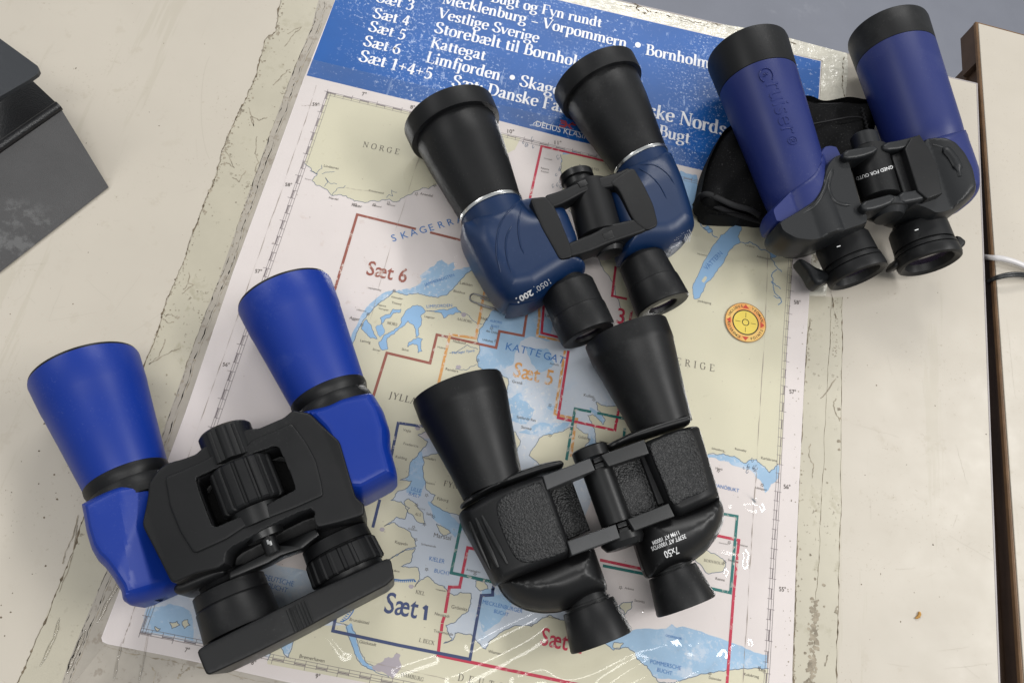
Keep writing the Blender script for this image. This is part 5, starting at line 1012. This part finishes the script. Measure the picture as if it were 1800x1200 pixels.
fs = surf(dl_); sweep('raised_rib', [fs(u, v, -.0002)[0] for u, v in cr([(1412, 374), (1432, 360), (1447, 338), (1456, 312), (1464, 294)], 5)], [.0003] + [.0010] * 8 + [.0003], GREYR, dl_, segs=8, flat=1.6)
sweep('raised_rib', [fs(u, v, -.0003)[0] for u, v in cr([(1466, 298), (1459, 312), (1457, 330), (1464, 350), (1480, 359), (1498, 360)], 5)], [.0003] + [.0012] * 8 + [.0003], GREYR, dl_, segs=8, flat=1.4)
slab('end_lip', [(1390, 427), (1425, 418), (1470, 400), (1520, 386), (1523, 393), (1519, 402), (1470, 420), (1425, 436), (1395, 434)], .040, .02, .042, .003, .003, GREYR, D, sm=1)
slab('prism_housing', [(1600, 262), (1640, 240), (1697, 231), (1707, 270), (1716, 307), (1717, 344), (1711, 352), (1690, 360), (1650, 366), (1620, 350), (1605, 320)], DT - .016, .022, DT - .001, .012, .022, PURP, D, sm=2, nb=8, rbot=.02, q_=.15, zfun=hug(fDr, .0010, .018))
dr_ = slab('prism_housing', [(1618, 246), (1650, 246), (1671, 256), (1691, 278), (1706, 308), (1713, 345), (1692, 364), (1660, 379), (1640, 382), (1622, 372), (1600, 366), (1585, 360), (1600, 330), (1612, 300)], DT - .010, .026, DT + .0010, .009, .016, GREYR, D, sm=2, nb=8, res=.0012, q_=.16, rbot=.02, zfun=hug(fDr, .0022, .024))
fs = surf(dr_); sweep('raised_rib', [fs(u, v, -.0004)[0] for u, v in cr([(1640, 254), (1662, 262), (1680, 284), (1688, 310)], 5)], [.0006] * 5 + [.0022] * 8 + [.0010] * 3, GREYR, dr_, segs=8, flat=1.8)
slab('hinge_plate', [(1590, 262), (1600, 244), (1616, 237), (1630, 257), (1646, 288), (1656, 341), (1630, 350), (1613, 336)], DT + .0005, DT - .008, DT + .0012, .001, .001, RUB2, D, sm=0)
slab('hinge_plate', [(1566, 274), (1592, 263), (1614, 333), (1588, 342)], DT - .006, DT - .02, DT - .005, .001, .001, RUB2, D, sm=0)
for px in ([(1480, 266), (1510, 260), (1542, 256), (1543, 268), (1512, 279), (1482, 282)], [(1550, 252), (1585, 246), (1616, 237), (1612, 254), (1587, 264), (1551, 267)], [(1511, 356), (1540, 348), (1570, 340), (1574, 356), (1542, 369), (1516, 373)], [(1577, 339), (1606, 335), (1634, 328), (1655, 341), (1620, 353), (1580, 360)]):
    slab('hinge_arm', px, DT - .002, DT - .018, DT - .0005, .002, .0025, GREYR, D, sm=1, res=.001)
hA, hB = P(1525, 265, DT - .0165), P(1549, 352, DT - .0165)
ht = lathe('hinge_tube', hA, hB, [(0, .9), (.02, 1), (.98, 1), (1, .9)], RUB2, D, rf=.0138, rr=.0138)
t = Acc(); V, F = sans('IGNED FOR OUTD', 0, .01); decal(t, surf(ht), V, F, (1570, 290), (1504, 312), 1.0); t.build('lettering', LETW, D)
lathe('hinge_knob', P(1518, 240, DT - .013), P(1524, 262, DT - .013), [(-.02, .3), (0, .94), (.06, 1), (1, 1)], GREYR, D, rf=.0098, rr=.0098)
lathe('hinge_knob', P(1556, 362, DT - .015), P(1563, 386, DT - .015), [(0, 1), (.3, 1.05), (.5, 1.05), (.55, .95), (.9, .75), (1.0, .3)], GREYR, D, rf=.0135, rr=.0135)
EZ = .038
eDl = tube_fit((1428, 442), (1533, 410), (1447, 472), (1547, 448), z=EZ); eDr = tube_fit((1561, 420), (1667, 385), (1574, 458), (1681, 421), z=EZ)
for i, e in enumerate((eDl, eDr)):
    ax = nrm(e[1] - e[0]); e = (e[0], e[0] + ax * .0155, (e[2] + e[3]) / 2 * .98, (e[2] + e[3]) / 2)
    o = cone('eyepiece', e, [(-.9, .62), (-.35, .64), (-.34, .8), (-.12, .82), (-.08, .95), (0, .98), (.03, 1.0), (1.0, 1.0), (1.02, .93), (1.12, .93)], RUB2, D)
    cone('eyecup', e, [(1.10, .93), (1.12, 1.02), (1.30, 1.04), (1.32, 1.0), (1.36, 1.04), (1.72, 1.06), (1.86, 1.03), (1.92, .94), (1.80, .80), (1.4, .70)], RUB2, o)
    cone('ocular_lens', e, [(1.5, .03), (1.5, .66), (1.4, .74)], GLASS, o)
    w0 = e[0] + (e[1] - e[0]) * .55; mk_ = Acc(); u, v = ((1471, 434), (1608, 405))[i]; zt = EZ + e[2] * .96
    sweep('index_mark', [P(u, v, zt), P(u + 6, v - 2, zt)], .0004, LETW, o, segs=6)
slab('eyecup_wing', [(1402, 452), (1414, 456), (1440, 473), (1472, 479), (1468, 487), (1446, 500), (1440, 502), (1431, 497), (1422, 478), (1412, 466)], .034, .020, .036, .004, .004, GREYR, D, sm=1)
slab('eyecup_wing', [(1566, 472), (1571, 458), (1580, 452), (1590, 462), (1580, 470)], .03, .020, .034, .002, .002, RUB, D, sm=1)
slab('eyecup_wing', [(1676, 415), (1684, 419), (1696, 429), (1684, 442), (1676, 440)], .03, .020, .034, .002, .002, RUB, D, sm=1)
t = Acc(); rr_ = lambda q: fDl[2] + (fDl[3] - fDl[2]) * q
V, F = sans('ruiser', .009, .0); V = V - np.array([V[:, 0].min(), 0, 0]); L = np.linalg.norm(fDl[1] - fDl[0]); sc = .33 * L / V[:, 0].max()
wrap(t, fDl[0], fDl[1], rr_, V, F, 'axis', .385, 1.14, sc, .0002)
V, F = sans('®', .02); wrap(t, fDl[0], fDl[1], rr_, V, F, 'axis', .73, 1.20, sc * .5, .0002)
t.build('embossed_lettering', PURP, D)
Am, Bm = fDl[0], fDl[1]; a = nrm(Bm - Am); uu = nrm(np.cross(a, [0, 0, 1])); vv = np.cross(uu, a)
def onD(tt, th): return Am + a * tt * L + (rr_(tt) + .0002) * (math.cos(th) * uu + math.sin(th) * vv)
sweep('embossed_emblem', [onD(.330 + .045 * math.cos(q), 1.22 + .16 * math.sin(q)) for q in np.linspace(.7, 5.6, 26)], .0005, PURP, D, segs=6)
for q in (2.4, 3.1, 3.8, 4.5): sweep('embossed_emblem', [onD(.335 + .008 * math.cos(q), 1.22 + .03 * math.sin(q)), onD(.335 + .024 * math.cos(q), 1.22 + .085 * math.sin(q))], .0004, PURP, D, segs=6)

# ================================================================== small things
def ring_px(acc, c, ex, ey, r0, r1, z, a0=0, a1=2 * math.pi, n=40):
    V = []; 
    for k in range(n + 1):
        th = a0 + (a1 - a0) * k / n
        for r in (r0, r1): q = c + ex * r * math.cos(th) + ey * r * math.sin(th); V.append((*q, z))
    acc.add(V, [(2 * k, 2 * k + 1, 2 * k + 3, 2 * k + 2) for k in range(n)])
sc_ = P(1309, 568)[:2]; R0 = np.linalg.norm(P(1345, 571)[:2] - P(1273, 566)[:2]) / 2; exs = nrm(P(1345, 576)[:2] - P(1273, 561)[:2]); eys = np.array([-exs[1], exs[0]])
stk = empty('round_sticker', (*sc_, .0013), 'round yellow and orange sticker with a ringed target, on the right of the map', 'sticker')
def disc(name, r0, r1, z, M, n=56):
    a = Acc()
    if r0 == 0: a.add([(*(sc_ + R0 * r1 * (exs * math.cos(q) + eys * math.sin(q))), z) for q in np.linspace(0, 2 * math.pi, n, endpoint=False)], [tuple(range(n))])
    else: ring_px(a, sc_, exs, eys, R0 * r0, R0 * r1, z)
    return a.build(name, M, stk)
YEL = mat('sticker_yellow', (.72, .55, .10), .4, .4, var=(60, .06)); ORA = mat('sticker_orange', (.72, .30, .085), .4, .4); speckle(ORA, (.74, .48, .15), 45, .42, .58)
SRED = mat('sticker_red', (.50, .06, .035), .4, .4); SBLK = mat('sticker_black', (.03, .027, .012), .4, .4)
zs = .0017
disc('sticker_base', 0, 1.0, zs, ORA); disc('sticker_rim', .965, 1.0, zs + 2e-5, SBLK if False else mat('sticker_edge', (.25, .14, .05), .5, .3)); disc('target_disc', 0, .64, zs + 2e-5, YEL); disc('target_ring', .585, .645, zs + 4e-5, SBLK); disc('target_ring', .135, .175, zs + 4e-5, SBLK)
t = Acc()
for q in range(4):
    th = q * math.pi / 2 + .02; c, s = math.cos(th), math.sin(th); d = exs * c + eys * s; n = -exs * s + eys * c
    t.add([(*(sc_ + R0 * (d * x + n * y)), zs + 5e-5) for x, y in ((.25, -.012), (.5, -.012), (.5, .012), (.25, .012))], [(0, 1, 2, 3)])
t.build('cross_hair', SBLK, stk)
for q in range(4):
    th = q * math.pi / 2 + .04; d = exs * math.cos(th) + eys * math.sin(th); n = -exs * math.sin(th) + eys * math.cos(th); t = Acc()
    t.add([(*(sc_ + R0 * (d * x + n * y)), zs + 5e-5) for x, y in ((.72, -.17), (.72, .17), (.92, 0))], [(0, 1, 2)]); t.build('arrow', SRED, stk)
t = Acc()
for word, th0, flip in (('INCLUDES', 2.90, False), ('YEOMAN', 1.18, False), ('REFERENCE', 3.36, True), ('POINTS', 5.12, True)):
    n = len(word); span = 1.05 if n > 7 else .86
    for k, ch in enumerate(word):
        V, F = sans(ch, 0, .02); V = V - np.array([(V[:, 0].max() + V[:, 0].min()) / 2, 0, 0]); h = R0 * .17
        th = th0 - span * k / (n - 1) if not flip else th0 + span * k / (n - 1)
        rad = exs * math.cos(th) + eys * math.sin(th); tan = (exs * math.sin(th) - eys * math.cos(th)) * (1 if not flip else -1); up = rad if not flip else -rad
        o0 = sc_ + rad * R0 * (.77 if not flip else .89)
        t.add([(*(o0 + h * (tan * v[0] + up * v[1])), zs + 6e-5) for v in V], F)
t.build('sticker_lettering', SBLK, stk)
# paper clip
cl = [(838, 545), (828, 538), (823, 528), (827, 519), (836, 518), (872, 528), (879, 536), (877, 545), (870, 549), (862, 548), (826, 527)] if False else None
WIRE = mat('clip_wire', (.26, .26, .26), .35, .5, metal=1.0)
c0, c1 = np.array(P(824, 524)[:2]), np.array(P(881, 542)[:2]); d = nrm(c1 - c0); n = np.array([-d[1], d[0]]); Lc = np.linalg.norm(c1 - c0) + .002; W = .0036
def arc(cx, cy, r, a0, a1, k=8): return [(cx + r * math.cos(q), cy + r * math.sin(q)) for q in np.linspace(a0, a1, k)]
path = [(Lc * .30, W * .55)] + [(Lc - W * 1.0, W * .55)] + arc(Lc - W * .98, -.1 * W, W * .65, math.pi / 2, -math.pi / 2) + [(W * 1.1, -.75 * W)] + arc(W * 1.05, .12 * W, W * .88, -math.pi / 2, -1.5 * math.pi) + [(Lc * .95, W)] + arc(Lc * .95, 0.0, W, math.pi / 2, -math.pi / 2) + [(Lc * .30, -W)]
pc = sweep('paper_clip', [(*(c0 + d * x + n * y), .0022 + .0006 * (i / len(path))) for i, (x, y) in enumerate(path)], .00058, WIRE, None, segs=8)
tag(pc, 'small silver wire paper clip on the map beside the dark blue binoculars', 'paper clip')
# orange crumb
cb = sweep('orange_chip', [P(u, v, .0008) for u, v in [(1609, 1086), (1614, 1084), (1617, 1079), (1616, 1074)]], [.0003, .0010, .0012, .0004], mat('dry_orange', (.46, .25, .07), .7, .3, var=(300, .3)), None, segs=7, smooth_n=1)
tag(cb, 'tiny curved orange chip lying on the bare desk at lower right', 'crumb')
# cables across the right desk
CW = mat('white_cable_sheath', (.62, .60, .60), .35, .5); CB = mat('black_cable_sheath', (.012, .013, .014), .35, .5)
wc = sweep('white_cable', [P(1729, 452, -.03), P(1734, 452, -.006), P(1744, 453, .004), P(1760, 454, .006), P(1780, 459, .006), P(1800, 467, .005), P(1830, 482, .003), P(1870, 505, .003)], .0021, CW, None, segs=12, smooth_n=2, flat=1.2)
tag(wc, 'flat white cable crossing the gap onto the right desk', 'cable')
bc = empty('black_cable', P(1770, 485), 'twin black cable curving over the gap just below the white one', 'cable')
for off in (0, 4): sweep('strand', [P(1734, 496 + off * .3, -.03), P(1738, 494 + off * .4, -.004), P(1748, 488 + off * .6, .005), P(1762, 483 + off, .008), P(1780, 480 + off, .009), P(1802, 481 + off, .007), P(1850, 490 + off, .003)], .0013, CB, bc, segs=10, smooth_n=2)
# dark metal display stand at the upper left
ST = mat('grey_powder_coat', (.033, .032, .033), .45, .5, bump=(1500, .35, .0004), var=(40, .15)); speckle(ST, (.14, .14, .14), 60, .55, .70, stretch=(1, 1, 1), gate=(11, .52, .62), amt=.5)
STB = mat('black_powder_coat', (.009, .009, .010), .3, .5, bump=(900, .5, .0006)); STP = mat('slate_powder_coat', (.018, .021, .026), .42, .5, bump=(1500, .3, .0003))
sd = empty('display_stand', (*P(40, 330)[:2], 0), 'bent dark metal display stand standing at the upper left edge', 'stand')
def sheet(name, q, th, M):
    q = np.array(q); n = nrm(np.cross(q[1] - q[0], q[2] - q[0])); n = n if n[2] > 0 else -n; p = q - n * th; k = len(q)
    return mk(name, np.vstack([q, p]), [tuple(range(k)), tuple(range(k, 2 * k))[::-1]] + [(i, (i + 1) % k, k + (i + 1) % k, k + i) for i in range(k)], M, sd, smooth=False)
a0, a1 = P(191, 329, .0012), P(0, 478, .0012); a2 = a1 + (a1 - a0) * .5
h = .034; r0 = P(104, 186, h); r1 = P(0, 258, h); r2 = r1 + (r1 - r0) * .9
sheet('front_face', [a0, r0, r2, a2], .002, ST)
bk0 = P(56, 141, h - .006); bk2 = bk0 + (r2 - r0)
sheet('back_face', [r0, bk0, bk2, r2], .002, STB)
sweep('fold', [r0, r2], .0034, STB, sd, segs=14)
u0, u1, u2 = P(69, 124, .055), P(52, 140, .055), P(-60, 205, .055); u3 = P(-80, 10, .055)
sheet('top_plate', [P(66, 116, .055), u0, P(66, 130, .055), u1, u2, u3], .003, STP)
sheet('rear_leg', [bk0 + np.array([-.004, -.002, 0]), bk2, bk2 * [1, 1, 0] + [0, .02, .0], (bk0 + np.array([-.004, -.002, 0])) * [1, 1, 0] + [0, .01, 0]], .002, STB)
